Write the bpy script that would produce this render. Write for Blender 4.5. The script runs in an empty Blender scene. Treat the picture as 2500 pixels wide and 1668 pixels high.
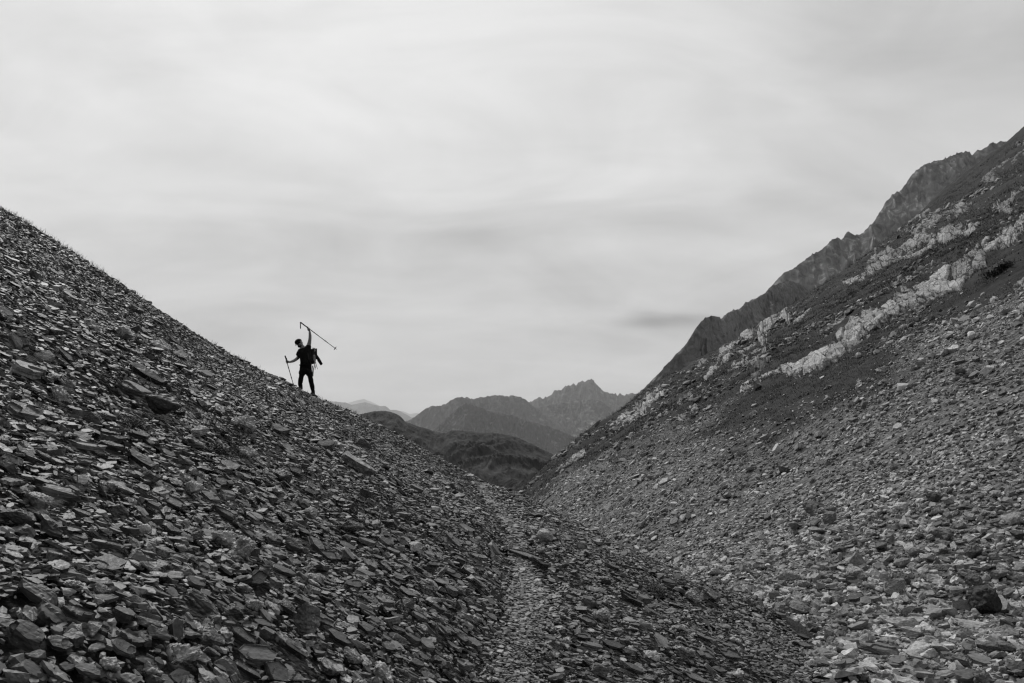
import bpy, bmesh, math, random
import numpy as np
from mathutils import Vector, Matrix

scene = bpy.context.scene
col = scene.collection
rng = np.random.default_rng(11)
PI = math.pi

# ------------------------------------------------------------------ camera model (photo is 2500 x 1668)
FPX = 2000.0
HORIZON = 1050.0
EYE = 1.6
PITCH = math.atan((HORIZON - 834.0) / FPX)
CT, ST = math.cos(PITCH), math.sin(PITCH)

def ray(u, v):
    """direction (x, z) per metre of forward distance, for a pixel of the 2500 px photo"""
    a = (np.asarray(u, float) - 1250.0) / FPX
    c = (834.0 - np.asarray(v, float)) / FPX
    y = CT - c * ST
    z = ST + c * CT
    return a / y, z / y

def at(u, v, Y):
    rx, rz = ray(u, v)
    return np.stack(np.broadcast_arrays(rx * Y, Y, EYE + rz * Y), -1).astype(float)

def project(p):
    p = np.asarray(p, float)
    x, y, z = p[..., 0], p[..., 1], p[..., 2] - EYE
    f = y * CT + z * ST
    w = -y * ST + z * CT
    f = np.where(np.abs(f) < 1e-6, 1e-6, f)
    return 1250 + FPX * x / f, 834 - FPX * w / f, f

# ------------------------------------------------------------------ numpy noise
def _hash(ix, iy, iz, seed):
    h = (ix.astype(np.int64) * 374761393 + iy.astype(np.int64) * 668265263 + iz.astype(np.int64) * 2147483647 + seed * 974634541) & 0xFFFFFFFF
    h = ((h ^ (h >> 13)) * 1274126177) & 0xFFFFFFFF
    h = ((h ^ (h >> 16)) * 2246822519) & 0xFFFFFFFF
    return ((h ^ (h >> 15)) & 0xFFFFFF).astype(float) / 0xFFFFFF

def vnoise(x, y, z=0.0, seed=0):
    """value noise in -1..1"""
    x, y, z = np.broadcast_arrays(np.asarray(x, float), np.asarray(y, float), np.asarray(z, float))
    fx, fy, fz = np.floor(x), np.floor(y), np.floor(z)
    tx, ty, tz = x - fx, y - fy, z - fz
    tx, ty, tz = [t * t * t * (t * (t * 6 - 15) + 10) for t in (tx, ty, tz)]
    ix, iy, iz = fx.astype(np.int64), fy.astype(np.int64), fz.astype(np.int64)
    r = 0
    for dx in (0, 1):
        for dy in (0, 1):
            for dz in (0, 1):
                w = (tx if dx else 1 - tx) * (ty if dy else 1 - ty) * (tz if dz else 1 - tz)
                r = r + w * _hash(ix + dx, iy + dy, iz + dz, seed)
    return r * 2 - 1

def fbm(x, y, z=0.0, octaves=4, seed=0, gain=0.5, lac=2.03):
    a, s, n = 1.0, 0.0, 0.0
    for o in range(octaves):
        s = s + a * vnoise(x, y, z, seed + o * 17)
        n += a
        a *= gain
        x, y, z = np.asarray(x) * lac + 5.2, np.asarray(y) * lac + 1.3, np.asarray(z) * lac + 2.7
    return s / n

def ridged(x, y, octaves=5, seed=0, gain=0.55, lac=2.05):
    a, s, n, w = 1.0, 0.0, 0.0, 1.0
    for o in range(octaves):
        r = 1 - np.abs(vnoise(x, y, 0.0, seed + o * 13))
        r = r * r * w
        w = np.clip(r * 1.6, 0, 1)
        s = s + a * r
        n += a
        a *= gain
        x, y = np.asarray(x) * lac + 3.1, np.asarray(y) * lac + 7.7
    return s / n

def cells(x, y, seed=0, jitter=0.85):
    """2-D cellular noise: (distance to nearest, distance to second, random of nearest, dx, dy)"""
    x, y = np.broadcast_arrays(np.asarray(x, float), np.asarray(y, float))
    ix, iy = np.floor(x).astype(np.int64), np.floor(y).astype(np.int64)
    z0 = np.zeros_like(ix)
    f1 = np.full(x.shape, 9.0); f2 = np.full(x.shape, 9.0)
    rn = np.zeros(x.shape); ddx = np.zeros(x.shape); ddy = np.zeros(x.shape)
    for dx in (-1, 0, 1):
        for dy in (-1, 0, 1):
            cx, cy = ix + dx, iy + dy
            px = cx + 0.5 + jitter * (_hash(cx, cy, z0, seed) - 0.5)
            py = cy + 0.5 + jitter * (_hash(cx, cy, z0 + 1, seed) - 0.5)
            d = np.hypot(px - x, py - y)
            near = d < f1
            f2 = np.where(near, f1, np.minimum(f2, d))
            rn = np.where(near, _hash(cx, cy, z0 + 2, seed), rn)
            ddx = np.where(near, x - px, ddx); ddy = np.where(near, y - py, ddy)
            f1 = np.where(near, d, f1)
    return f1, f2, rn, ddx, ddy

def smooth(a, b, x):
    t = np.clip((x - a) / (b - a), 0, 1)
    return t * t * (3 - 2 * t)

class TPS:
    def __init__(self, pts, lam=0.0):
        pts = np.asarray(pts, float)
        self.c = pts[:, :2]
        n = len(pts)
        K = self._k(self.c)
        A = np.zeros((n + 3, n + 3))
        A[:n, :n] = K + lam * np.eye(n)
        A[:n, n] = 1; A[:n, n + 1:] = self.c
        A[n, :n] = 1; A[n + 1:, :n] = self.c.T
        b = np.zeros(n + 3); b[:n] = pts[:, 2]
        self.w = np.linalg.solve(A, b)
    def _k(self, q):
        d2 = ((q[:, None, :] - self.c[None]) ** 2).sum(-1)
        return 0.5 * d2 * np.log(d2 + 1e-9)
    def __call__(self, x, y):
        x, y = np.broadcast_arrays(np.asarray(x, float), np.asarray(y, float))
        q = np.stack([x.ravel(), y.ravel()], -1)
        out = np.empty(len(q)); n = len(self.c)
        for i in range(0, len(q), 40000):
            s = q[i:i + 40000]
            out[i:i + 40000] = self._k(s) @ self.w[:n] + self.w[n] + s @ self.w[n + 1:]
        return out.reshape(x.shape)
# ------------------------------------------------------------------ heightfields of the two valley sides
PATH = [(1250, 1760, 4.6), (1250, 1668, 5.2), (1282, 1500, 7.1), (1296, 1420, 8.6), (1268, 1340, 11.0), (1236, 1272, 14.5),
        (1200, 1220, 18.2), (1150, 1172, 21.5)]
PATH_W = np.array([at(*p) for p in PATH])

LEFT_SEEN = [(0, 1668, 2.4), (600, 1668, 3.25), (300, 1500, 3.0), (0, 1300, 3.2), (0, 1000, 4.6), (0, 750, 7.1), (0, 600, 10.6),
    (500, 1100, 6.7), (500, 1300, 4.65), (800, 1200, 7.8), (800, 1060, 13.2), (1000, 1250, 9.2), (1000, 1130, 17.0), (300, 850, 9.2), (600, 980, 14.0),
    (1500, 1500, 8.7), (1500, 1668, 6.2), (1750, 1668, 7.65), (1750, 1550, 10.2), (1400, 1330, 12.5), (1000, 1450, 5.6), (900, 1600, 4.2)] + PATH
LEFT_CREST = [(0, 512, 16.0), (150, 600, 17.0), (300, 702, 18.0), (500, 830, 21.0), (640, 915, 23.0), (735, 962, 24.0), (765, 975, 24.0), (850, 1022, 24.6), (900, 1042, 25.0),
    (1000, 1088, 24.6), (1080, 1128, 24.0), (1200, 1184, 22.2), (1270, 1213, 20.0), (1350, 1252, 18.4), (1500, 1332, 15.6), (1650, 1402, 14.0), (1760, 1444, 13.0), (1900, 1550, 11.4), (2050, 1668, 9.3)]
_l = [at(*p) for p in LEFT_SEEN] + [at(*p) for p in LEFT_CREST]
# the back of the spur, out of sight: falls away into the gully
for (u, v, Y), (dx, dy, dz) in zip(LEFT_CREST, [(-2, 5, .3), (-1.5, 5, .0), (-1, 5, -.2), (-.5, 5, -.8), (0, 5, -1.6), (.3, 5, -2.2), (.5, 4.5, -2.6), (1, 4.5, -2.7), (1.2, 4.5, -2.8),
        (1.6, 4.4, -2.9), (2.0, 4.2, -3.0), (2.6, 3.8, -3.0), (3.0, 3.6, -2.9), (3.0, 3.2, -2.6), (2.8, 2.8, -2.2), (2.6, 2.6, -1.7), (2.3, 2.4, -1.3), (2.0, 2.0, -.9), (1.9, 1.6, -.7)]):
    q = at(u, v, Y); _l.append(q + np.array([dx, dy, dz]))
_l += [np.array(p) for p in [(-3, -6, 1.75), (0, -6, 0.0), (3, -6, -1.2), (-12, -6, 7.0), (-14, 6, 8.2), (-20, 16, 11.0), (-22, 30, 9.0), (-12, 30, 3.4), (-6, 35, -2.5), (2, 34, -6.5), (8, 28, -7.0),
        (8, 14, -4.4), (6.5, 6, -2.6), (7, -6, -2.6)]]
_left = TPS(_l, 0.02)

RIGHT_SEEN = [(2050, 1650, 9.6), (2500, 1668, 9.1), (2250, 1668, 9.3), (2200, 1560, 11.6), (2500, 1480, 13.0), (2000, 1500, 13.4), (2500, 1300, 16.0), (2500, 1150, 18.0), (2500, 1000, 21.0), (2500, 850, 27.0), (2500, 700, 37.0), (2500, 500, 70.0),
    (2000, 1300, 20.3), (2000, 1150, 26.5), (2000, 1000, 34.0), (2000, 850, 54.0), (2250, 900, 29.5), (2250, 700, 54), (1800, 1400, 17.5), (1600, 1300, 30.0), (1600, 1100, 51.0), (1400, 1250, 46.0), (1400, 1150, 70.0), (1750, 1000, 52), (1300, 1218, 72),
    (2000, 770, 82), (1600, 1005, 86), (1500, 1062, 88), (1850, 862, 84), (2250, 605, 92), (1720, 940, 86), (2400, 470, 104), (2120, 700, 84), (2000, 725, 108), (1600, 965, 110), (1800, 850, 108)]
RIGHT_CREST = [(2600, 245, 185.0), (2500, 312, 165.0), (2440, 372, 160.0), (2350, 428, 158.0), (2250, 520, 152.0), (2120, 625, 142.0), (2000, 702, 134.0), (1850, 798, 132.0), (1720, 880, 132.0), (1600, 938, 130.0), (1500, 1018, 124.0), (1430, 1076, 116.0),
    (1375, 1107, 108.0), (1330, 1141, 100.0), (1285, 1192, 90.0), (1262, 1216, 85.0)]
_r = [at(*p) for p in RIGHT_SEEN] + [at(*p) for p in RIGHT_CREST]
for p in RIGHT_CREST:
    q = at(*p); _r.append(q + np.array([-1.0, 26.0, -7.0]))
_r += [np.array(p) for p in [(8, -6, -1.5), (14, -6, 2.2), (25, 0, 9.5), (60, 20, 31.0), (110, 60, 62.0), (140, 120, 86.0), (4.4, 4, -1.4), (0, 40, -5.4), (-4, 60, -8.2), (-6, 90, -11.0), (-10, 130, -30.0), (9, 4, -1.0)]]
_right = TPS(_r, 0.05)

def path_dist(x, y):
    """distance to the centre line of the trail"""
    x, y = np.broadcast_arrays(x, y)
    q = np.stack([x, y], -1); d = np.full(x.shape, 99.0)
    for a, b in zip(PATH_W[:-1, :2], PATH_W[1:, :2]):
        t = np.clip(((q - a) * (b - a)).sum(-1) / ((b - a) ** 2).sum(), 0, 1)
        d = np.minimum(d, np.linalg.norm(q - a - t[..., None] * (b - a), axis=-1))
    return d

def z_left(x, y):
    z = _left(x, y)
    z = z - 0.075 * smooth(.55, .16, path_dist(np.asarray(x, float), np.asarray(y, float)))      # the trodden trail is sunk a little
    z = z + 0.10 * fbm(x / 1.9, y / 1.9, 0, 3, 3) + 0.035 * fbm(x / .45, y / .45, 0, 2, 9)
    return z

def z_right(x, y):
    r = np.hypot(x, y)
    k = smooth(10, 60, r)
    z = _right(x, y)
    z = z + (0.12 + 0.25 * k) * fbm(x / 3.1, y / 4.3, 0, 3, 23) + 0.05 * fbm(x / .7, y / .7, 0, 2, 29)
    # shallow chutes running straight down the debris
    z = z - 0.22 * smooth(9, 20, r) * smooth(.35, .75, 1 - np.abs(vnoise(y / 5.5 + .25 * vnoise(x / 6, y / 6, 0, 5), x / 40, 0, 37)))
    # gentle terraces of turf on the upper slope
    z = z + k * 0.35 * fbm(x / 16, y / 26, 0, 3, 31) * smooth(30, 70, r)
    z = z + k * smooth(35, 60, r) * (.22 * fbm(x / 5., y / 4., 0, 3, 43) + .2 * np.abs(fbm(x / 2.2, y / 1.8, 0, 2, 47)) + .12 * fbm(x / .9, y / .9, 0, 2, 49))
    return z

def normals(zf, x, y, e=0.12):
    gx = (zf(x + e, y) - zf(x - e, y)) / (2 * e)
    gy = (zf(x, y + e) - zf(x, y - e)) / (2 * e)
    n = np.stack([-gx, -gy, np.ones_like(gx)], -1)
    return n / np.linalg.norm(n, axis=-1, keepdims=True)

def hit(zf, u, v, y0=2.0, y1=230.0, n=900):
    """where the sight line of a photo pixel first meets a hillside"""
    u = np.atleast_1d(np.asarray(u, float)); v = np.atleast_1d(np.asarray(v, float))
    ys = np.geomspace(y0, y1, n)
    rx, rz = ray(u, v)
    out = np.zeros((len(u), 3))
    for i in range(0, len(u), 400):
        X = rx[i:i + 400, None] * ys; Z = EYE + rz[i:i + 400, None] * ys
        under = Z < zf(X, np.broadcast_to(ys, X.shape))
        k = np.where(under.any(1), under.argmax(1), n - 1)
        yb = ys[k]; ya = ys[np.maximum(k - 1, 0)]
        for _ in range(12):
            ym = (ya + yb) / 2
            low = EYE + rz[i:i + 400] * ym < zf(rx[i:i + 400] * ym, ym)
            yb = np.where(low, ym, yb); ya = np.where(low, ya, ym)
        out[i:i + 400] = np.stack([rx[i:i + 400] * yb, yb, EYE + rz[i:i + 400] * yb], -1)
    return out
# ------------------------------------------------------------------ materials (the photograph is black and white: all greys)
class NT:
    """small helper to wire shader nodes"""
    def __init__(self, tree):
        self.t = tree; tree.nodes.clear()
    def n(self, kind, **kw):
        nd = self.t.nodes.new(kind)
        for k, v in kw.items():
            if k.startswith('_'):
                nd.inputs[k[1:].replace('_', ' ')].default_value = v
            else:
                setattr(nd, k, v)
        return nd
    def l(self, a, b):
        self.t.links.new(a, b)
    def val(self, x, sock):
        if hasattr(x, 'is_output'):
            self.l(x, sock)
        else:
            sock.default_value = x
    def math(self, op, a, b=0.0, c=None, clamp=False):
        nd = self.t.nodes.new('ShaderNodeMath'); nd.operation = op; nd.use_clamp = clamp
        self.val(a, nd.inputs[0]); self.val(b, nd.inputs[1])
        if c is not None: self.val(c, nd.inputs[2])
        return nd.outputs[0]
    def attr(self, name):
        return self.n('ShaderNodeAttribute', attribute_name=name)
    def mapping(self, vec, scale=(1, 1, 1), loc=(0, 0, 0), rot=(0, 0, 0)):
        m = self.n('ShaderNodeMapping'); self.l(vec, m.inputs['Vector'])
        m.inputs['Scale'].default_value = scale; m.inputs['Location'].default_value = loc; m.inputs['Rotation'].default_value = rot
        return m.outputs[0]
    def noise(self, vec, scale, detail=3.0, rough=0.55, dist=0.0):
        nd = self.n('ShaderNodeTexNoise', _Scale=scale, _Detail=detail, _Roughness=rough, _Distortion=dist)
        self.l(vec, nd.inputs['Vector']); return nd.outputs['Fac']
    def voronoi(self, vec, scale, feature='F1', out='Distance', rnd=1.0):
        nd = self.n('ShaderNodeTexVoronoi', feature=feature); nd.inputs['Scale'].default_value = scale
        nd.inputs['Randomness'].default_value = rnd
        self.l(vec, nd.inputs['Vector']); return nd.outputs[out]
    def rng(self, x, a, b, c, d, smooth=False):
        nd = self.n('ShaderNodeMapRange'); nd.clamp = True
        if smooth: nd.interpolation_type = 'SMOOTHSTEP'
        self.l(x, nd.inputs['Value'])
        for k, v in zip(('From Min', 'From Max', 'To Min', 'To Max'), (a, b, c, d)):
            self.val(v, nd.inputs[k])
        return nd.outputs['Result']
    def mix(self, f, a, b):
        nd = self.t.nodes.new('ShaderNodeMix'); nd.data_type = 'FLOAT'
        self.val(f, nd.inputs[0]); self.val(a, nd.inputs[2]); self.val(b, nd.inputs[3])
        return nd.outputs[0]
    def grey(self, v):
        nd = self.n('ShaderNodeCombineColor')
        for i in range(3): self.val(v, nd.inputs[i])
        return nd.outputs[0]
    def finish(self, value, rough=0.7, spec=0.3, height=None, bump=0.3, dist=0.01):
        b = self.n('ShaderNodeBsdfPrincipled')
        self.l(self.grey(value), b.inputs['Base Color'])
        self.val(rough, b.inputs['Roughness']); b.inputs['Specular IOR Level'].default_value = spec
        if height is not None:
            bp = self.n('ShaderNodeBump', _Strength=bump, _Distance=dist)
            self.l(height, bp.inputs['Height']); self.l(bp.outputs[0], b.inputs['Normal'])
        o = self.n('ShaderNodeOutputMaterial'); self.l(b.outputs[0], o.inputs['Surface'])

def new_mat(name):
    m = bpy.data.materials.new(name); m.use_nodes = True
    return m, NT(m.node_tree)

def plain(name, v, rough=0.6, spec=0.3, noise_scale=None, amount=0.25):
    m, n = new_mat(name)
    if noise_scale:
        tc = n.n('ShaderNodeTexCoord')
        f = n.noise(tc.outputs['Object'], noise_scale, 3)
        n.finish(n.math('MULTIPLY', n.rng(f, .25, .75, 1 - amount, 1 + amount), v), rough, spec, f, .2, .004)
    else:
        n.finish(v, rough, spec)
    return m

def stone_mat(name, fol=1.0, rough=0.6, spec=0.4, pale=0.46):
    """slate / debris: tone per stone, foliation along the stone, crusts of pale lichen and quartz"""
    m, n = new_mat(name)
    rest = n.attr('rest').outputs['Vector']; tone = n.attr('tone').outputs['Fac']; lich = n.attr('lichen').outputs['Fac']
    f1 = n.noise(n.mapping(rest, (6, 14, 60)), 1.0, 4, .6, .4)
    f2 = n.noise(rest, 22.0, 5, .62)
    f3 = n.noise(n.mapping(rest, (18, 70, 160)), 1.0, 3, .6)
    v = n.math('MULTIPLY', tone, n.rng(f1, .3, .7, 1 - .38 * fol, 1 + .38 * fol))
    v = n.math('MULTIPLY', v, n.rng(f2, .3, .72, .72, 1.3))
    v = n.math('MULTIPLY', v, n.rng(f3, .3, .7, .8, 1.2))
    crust = n.noise(n.mapping(rest, (1, 1, 1), (7.3, 1.1, 2.2)), 16.0, 6, .68, .3)
    spots = n.noise(rest, 95.0, 2, .5)
    c = n.math('ADD', crust, n.math('MULTIPLY', n.math('SUBTRACT', spots, .5), .28))
    mask = n.rng(n.math('ADD', c, n.math('MULTIPLY', lich, .42)), .66, .8, 0, 1, True)
    veins = n.rng(n.noise(n.mapping(rest, (3, 3, 9), (2.2, 5.5, .3)), 4.0, 5, .6, 1.2), .49, .51, 1, 0)
    v = n.mix(mask, v, n.math('MULTIPLY', pale, n.rng(f2, .3, .7, .55, 1.2)))
    h = n.math('ADD', n.math('MULTIPLY', f3, .5), n.math('MULTIPLY', f2, .8))
    h = n.math('ADD', h, n.math('MULTIPLY', mask, .25))
    n.finish(v, rough, spec, h, .5, .01)
    return m

M = {}
M['slate'] = stone_mat('slate', 1.0, .52, .44)
M['debris'] = stone_mat('limestone_debris', .7, .72, .3, .4)

def ground_mat():
    m, n = new_mat('slate_grit')
    tc = n.n('ShaderNodeTexCoord').outputs['Object']
    a = n.voronoi(tc, 28.0, 'F1', 'Color'); d = n.voronoi(tc, 28.0)
    b = n.noise(tc, 3.0, 4)
    v = n.math('MULTIPLY', n.rng(a, 0, 1, .01, .045), n.rng(b, .3, .7, .7, 1.2))
    n.finish(v, .8, .2, n.math('SUBTRACT', n.noise(tc, 40, 4), d), .8, .03)
    return m
M['grit'] = ground_mat()

def hill_mat():
    """right hillside: fine debris below, turf above, worn through in patches"""
    m, n = new_mat('turf_and_debris')
    tc = n.n('ShaderNodeTexCoord').outputs['Object']
    turf = n.attr('turf').outputs['Fac']
    cell = n.voronoi(tc, 6.0, 'F1', 'Color'); d = n.voronoi(tc, 6.0)
    fine = n.voronoi(tc, 17.0, 'F1', 'Color')
    stones = n.math('MULTIPLY', n.rng(cell, 0, 1, .05, .26), n.rng(fine, 0, 1, .6, 1.3))
    g1 = n.noise(n.mapping(tc, (1.2, 1.2, 1.2)), 1.6, 6, .65); g2 = n.noise(tc, .16, 4, .6)
    g3 = n.noise(n.mapping(tc, (.35, 1.2, .5)), .9, 6, .7, .5)
    grass = n.math('MULTIPLY', n.rng(g1, .3, .7, .008, .036), n.rng(g2, .3, .7, .65, 1.3))
    grass = n.mix(n.rng(g3, .6, .76, 0, .7), grass, n.rng(fine, 0, 1, .05, .22))
    k = n.rng(n.math('ADD', turf, n.math('MULTIPLY', n.math('SUBTRACT', g1, .5), .9)), .35, .65, 0, 1, True)
    v = n.mix(k, stones, grass)
    h = n.mix(k, n.math('SUBTRACT', 1.0, d), g1)
    n.finish(v, .85, .15, h, .8, .12)
    return m
M['hill'] = hill_mat()

def outcrop_mat():
    m, n = new_mat('pale_bedrock')
    tc = n.n('ShaderNodeTexCoord').outputs['Object']
    tone = n.attr('tone').outputs['Fac']
    f1 = n.noise(tc, .7, 6, .65, .3); f2 = n.noise(tc, 4.5, 5, .65)
    st = n.noise(n.mapping(tc, (.9, 3.5, 3.5), (0, 0, 0), (0, .55, 0)), 1.3, 5, .65)
    v = n.math('MULTIPLY', n.rng(f1, .3, .7, .72, 1.22), tone)
    v = n.math('MULTIPLY', v, n.rng(f2, .3, .7, .68, 1.25))
    v = n.math('MULTIPLY', v, n.rng(st, .32, .68, .7, 1.2))
    dw = n.n('ShaderNodeVectorMath', operation='MULTIPLY_ADD'); n.l(n.n('ShaderNodeTexNoise', _Scale=.8, _Detail=4.0).outputs['Color'], dw.inputs[0]); dw.inputs[1].default_value = (1.5, 1.5, 1.5); n.l(tc, dw.inputs[2])
    crack = n.rng(n.voronoi(n.mapping(dw.outputs[0], (.3, .5, .9)), .8, 'DISTANCE_TO_EDGE'), 0.0, .03, .35, 1)
    v = n.math('MULTIPLY', v, crack)
    lich = n.noise(n.mapping(tc, (.5, .9, 1.3), (4, 2, 7)), 1.1, 7, .72, .6)
    v = n.mix(n.rng(lich, .54, .66, 0, .75), v, .07)
    n.finish(v, .8, .25, n.math('ADD', f2, n.math('MULTIPLY', st, .6)), .7, .15)
    return m
M['outcrop'] = outcrop_mat()

def mountain_mat(name, rock, grass, scale):
    m, n = new_mat(name)
    tc = n.n('ShaderNodeTexCoord').outputs['Object']
    fan = n.attr('fan').outputs['Fac']; turf = n.attr('turf').outputs['Fac']
    f1 = n.noise(tc, scale, 7, .66); f2 = n.noise(n.mapping(tc, (1, .8, .75)), scale * 3.2, 7, .66, .8)
    v = n.mix(n.rng(n.math('ADD', turf, n.math('MULTIPLY', n.math('SUBTRACT', f1, .5), 1.5)), .3, .7, 0, 1, True), rock, grass)
    v = n.mix(n.rng(n.math('ADD', fan, n.math('MULTIPLY', n.math('SUBTRACT', f2, .5), 1.0)), .45, .8, 0, .9, True), v, rock * 3.0)
    v = n.math('MULTIPLY', v, n.rng(f2, .3, .7, .5, 1.5))
    n.finish(v, .9, .1, f2, .8, .6 / scale * .05)
    return m

def leaf_mat(name, lo, hi, scale):
    m, n = new_mat(name)
    tc = n.n('ShaderNodeTexCoord').outputs['Object']
    n.finish(n.rng(n.noise(tc, scale, 3), .3, .7, lo, hi), .7, .2)
    return m
M['turf_blade'] = leaf_mat('turf_blade', .018, .06, .6)
M['dry_grass'] = leaf_mat('dry_grass', .05, .14, 3.0)
M['leaf'] = leaf_mat('leaf', .03, .12, 30.0)
# ------------------------------------------------------------------ building meshes
def make_mesh(name, verts, faces=None, tris=None, quads=None, mat=None, attrs=None, smooth_shade=False):
    me = bpy.data.meshes.new(name)
    verts = np.asarray(verts, np.float32)
    if faces is not None:
        me.from_pydata([tuple(map(float, v)) for v in verts], [], faces)
    else:
        idx = tris if tris is not None else quads
        idx = np.asarray(idx, np.int32); k = idx.shape[1]
        me.vertices.add(len(verts)); me.vertices.foreach_set('co', verts.ravel())
        me.loops.add(idx.size); me.loops.foreach_set('vertex_index', idx.ravel())
        me.polygons.add(len(idx)); me.polygons.foreach_set('loop_start', np.arange(0, idx.size, k, dtype=np.int32))
        me.update(calc_edges=True)
    for k, (typ, data) in (attrs or {}).items():
        a = me.attributes.new(k, typ, 'POINT')
        a.data.foreach_set('vector' if typ == 'FLOAT_VECTOR' else 'value', np.asarray(data, np.float32).ravel())
    me.polygons.foreach_set('use_smooth', np.full(len(me.polygons), smooth_shade, bool))
    if mat: me.materials.append(mat)
    me.update()
    return me

def link(name, me, parent=None, loc=None):
    o = bpy.data.objects.new(name, me); col.objects.link(o)
    if loc is not None: o.location = loc
    if parent is not None: o.parent = parent
    return o

def tag(o, label=None, cat=None, group=None, kind=None):
    if label: o['label'] = label
    if cat: o['category'] = cat
    if group: o['group'] = group
    if kind: o['kind'] = kind
    return o

def grid_quads(nu, nv):
    i = np.arange(nu * nv).reshape(nu, nv)
    return np.stack([i[:-1, :-1], i[1:, :-1], i[1:, 1:], i[:-1, 1:]], -1).reshape(-1, 4)

# ------------------------------------------------------------------ stone shapes, 1 long, before sizing
def hull(points):
    bm = bmesh.new()
    for p in points: bm.verts.new(p)
    r = bmesh.ops.convex_hull(bm, input=bm.verts)
    junk = [e for e in r['geom_interior'] if isinstance(e, bmesh.types.BMVert)] + [e for e in r['geom_unused'] if isinstance(e, bmesh.types.BMVert)]
    bmesh.ops.delete(bm, geom=list(set(junk)), context='VERTS')
    bmesh.ops.triangulate(bm, faces=bm.faces)
    bmesh.ops.recalc_face_normals(bm, faces=bm.faces)
    return bm

def out(bm):
    bm.verts.index_update()
    v = np.array([x.co[:] for x in bm.verts]); f = np.array([[x.index for x in t.verts] for t in bm.faces])
    bm.free()
    return v, f

def slab_points(r, n, w, h):
    pts = []
    pw = r.uniform(.0, .5)
    for s in (1, -1):
        a0 = r.uniform(0, 2 * PI); sc = r.uniform(.8, 1.0) if s > 0 else r.uniform(.75, 1.05)
        off = r.uniform(-.06, .06, 2)
        for k in range(n):
            a = a0 + (k + r.uniform(-.3, .3)) * 2 * PI / n
            q = r.uniform(.8, 1.08) * sc
            c, sn = math.cos(a), math.sin(a)
            sn = math.copysign(abs(sn) ** (1 - .35 * pw), sn)
            x = .5 * q * c + off[0]; y = .5 * w * q * sn + off[1]
            pts.append((x, y, s * .5 * h * r.uniform(.8, 1.05) + h * .5 * x * r.uniform(.1, .5)))
    return pts

def block_points(r, n, w, h):
    pts = []
    for k in range(n):
        d = r.normal(size=3); d /= np.abs(d).max() ** .75 * np.linalg.norm(d) ** .25
        d *= r.uniform(.82, 1.05)
        pts.append((.45 * d[0], .45 * w * d[1], .45 * h * d[2]))
    return pts

def slate_shape(r, level):
    w = r.uniform(.42, .85); h = r.uniform(.1, .26)
    bm = hull(slab_points(r, 4 if level == 0 else r.integers(5, 8), w, h))
    return refine(bm, r, level, w, h, .018, True)

def block_shape(r, level):
    w = r.uniform(.6, .95); h = r.uniform(.4, .8)
    bm = hull(block_points(r, 8 if level == 0 else 13, w, h))
    return refine(bm, r, level, w, h, .03, False)

def round_shape(r, level):
    pts = []
    for k in range(34):
        d = r.normal(size=3); d /= np.linalg.norm(d); d *= r.uniform(.9, 1.05)
        pts.append((.5 * d[0], .46 * d[1], .42 * d[2]))
    return refine(hull(pts), r, level, .9, .8, .035, False)

def crust_shape(r, level):
    w = r.uniform(.6, .9); h = r.uniform(.4, .65)
    bm = hull(block_points(r, 9 if level == 0 else 18, w, h))
    return refine(bm, r, level, w, h, .075, False)

def refine(bm, r, level, w, h, amp, strata):
    if level >= 2:
        long = lambda q: [e for e in bm.edges if e.calc_length() > q]
        for q in ((.3, .16, .09, .055, .034) if level >= 3 else (.32, .18, .11)):
            bmesh.ops.subdivide_edges(bm, edges=long(q), cuts=1, use_grid_fill=False)
            bmesh.ops.triangulate(bm, faces=[f for f in bm.faces if len(f.verts) > 3])
        bm.normal_update()
        P = np.array([v.co[:] for v in bm.verts]); N = np.array([v.normal[:] for v in bm.verts])
        o = r.uniform(0, 50, 3)
        d = amp * 1.5 * fbm(P[:, 0] * 4 + o[0], P[:, 1] * 4 + o[1], P[:, 2] * 4 + o[2], 3, 5)
        d += amp * .8 * (np.abs(vnoise(P[:, 0] * 11 + o[0], P[:, 1] * 11 + o[1], P[:, 2] * 14 + o[2], 8)) - .4)
        if strata:
            # split leaves: the rim steps in and out with height, the top peels in plates
            side = 1 - np.abs(N[:, 2])
            lay = _hash(np.floor((P[:, 2] + .03 * vnoise(P[:, 0] * 3 + o[1], P[:, 1] * 3, 0, 4)) / h * 5 + o[0]).astype(np.int64), np.zeros(len(P), np.int64), np.zeros(len(P), np.int64), 3)
            k = 1 - .13 * lay * side
            P[:, 0] *= k; P[:, 1] *= k
            plate = vnoise(P[:, 0] * 2.2 + o[2], P[:, 1] * 3.2 + o[1], 0, 6)
            P[:, 2] -= h * .26 * (plate > .12) * (N[:, 2] > .5)
            d *= .55
        else:
            d *= 1.3
        P = P + N * d[:, None]
        for v, p in zip(bm.verts, P): v.co = p
    return out(bm)

_r1 = np.random.default_rng(5)
SHAPES = {
    'slate': [[slate_shape(_r1, 0) for _ in range(40)], [slate_shape(_r1, 1) for _ in range(60)], [slate_shape(_r1, 2) for _ in range(22)]],
    'block': [[block_shape(_r1, 0) for _ in range(40)], [block_shape(_r1, 1) for _ in range(50)], [block_shape(_r1, 2) for _ in range(22)]],
    'crust': [[crust_shape(_r1, 0) for _ in range(20)], [crust_shape(_r1, 1) for _ in range(30)], [crust_shape(_r1, 2) for _ in range(16)]],
}

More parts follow.
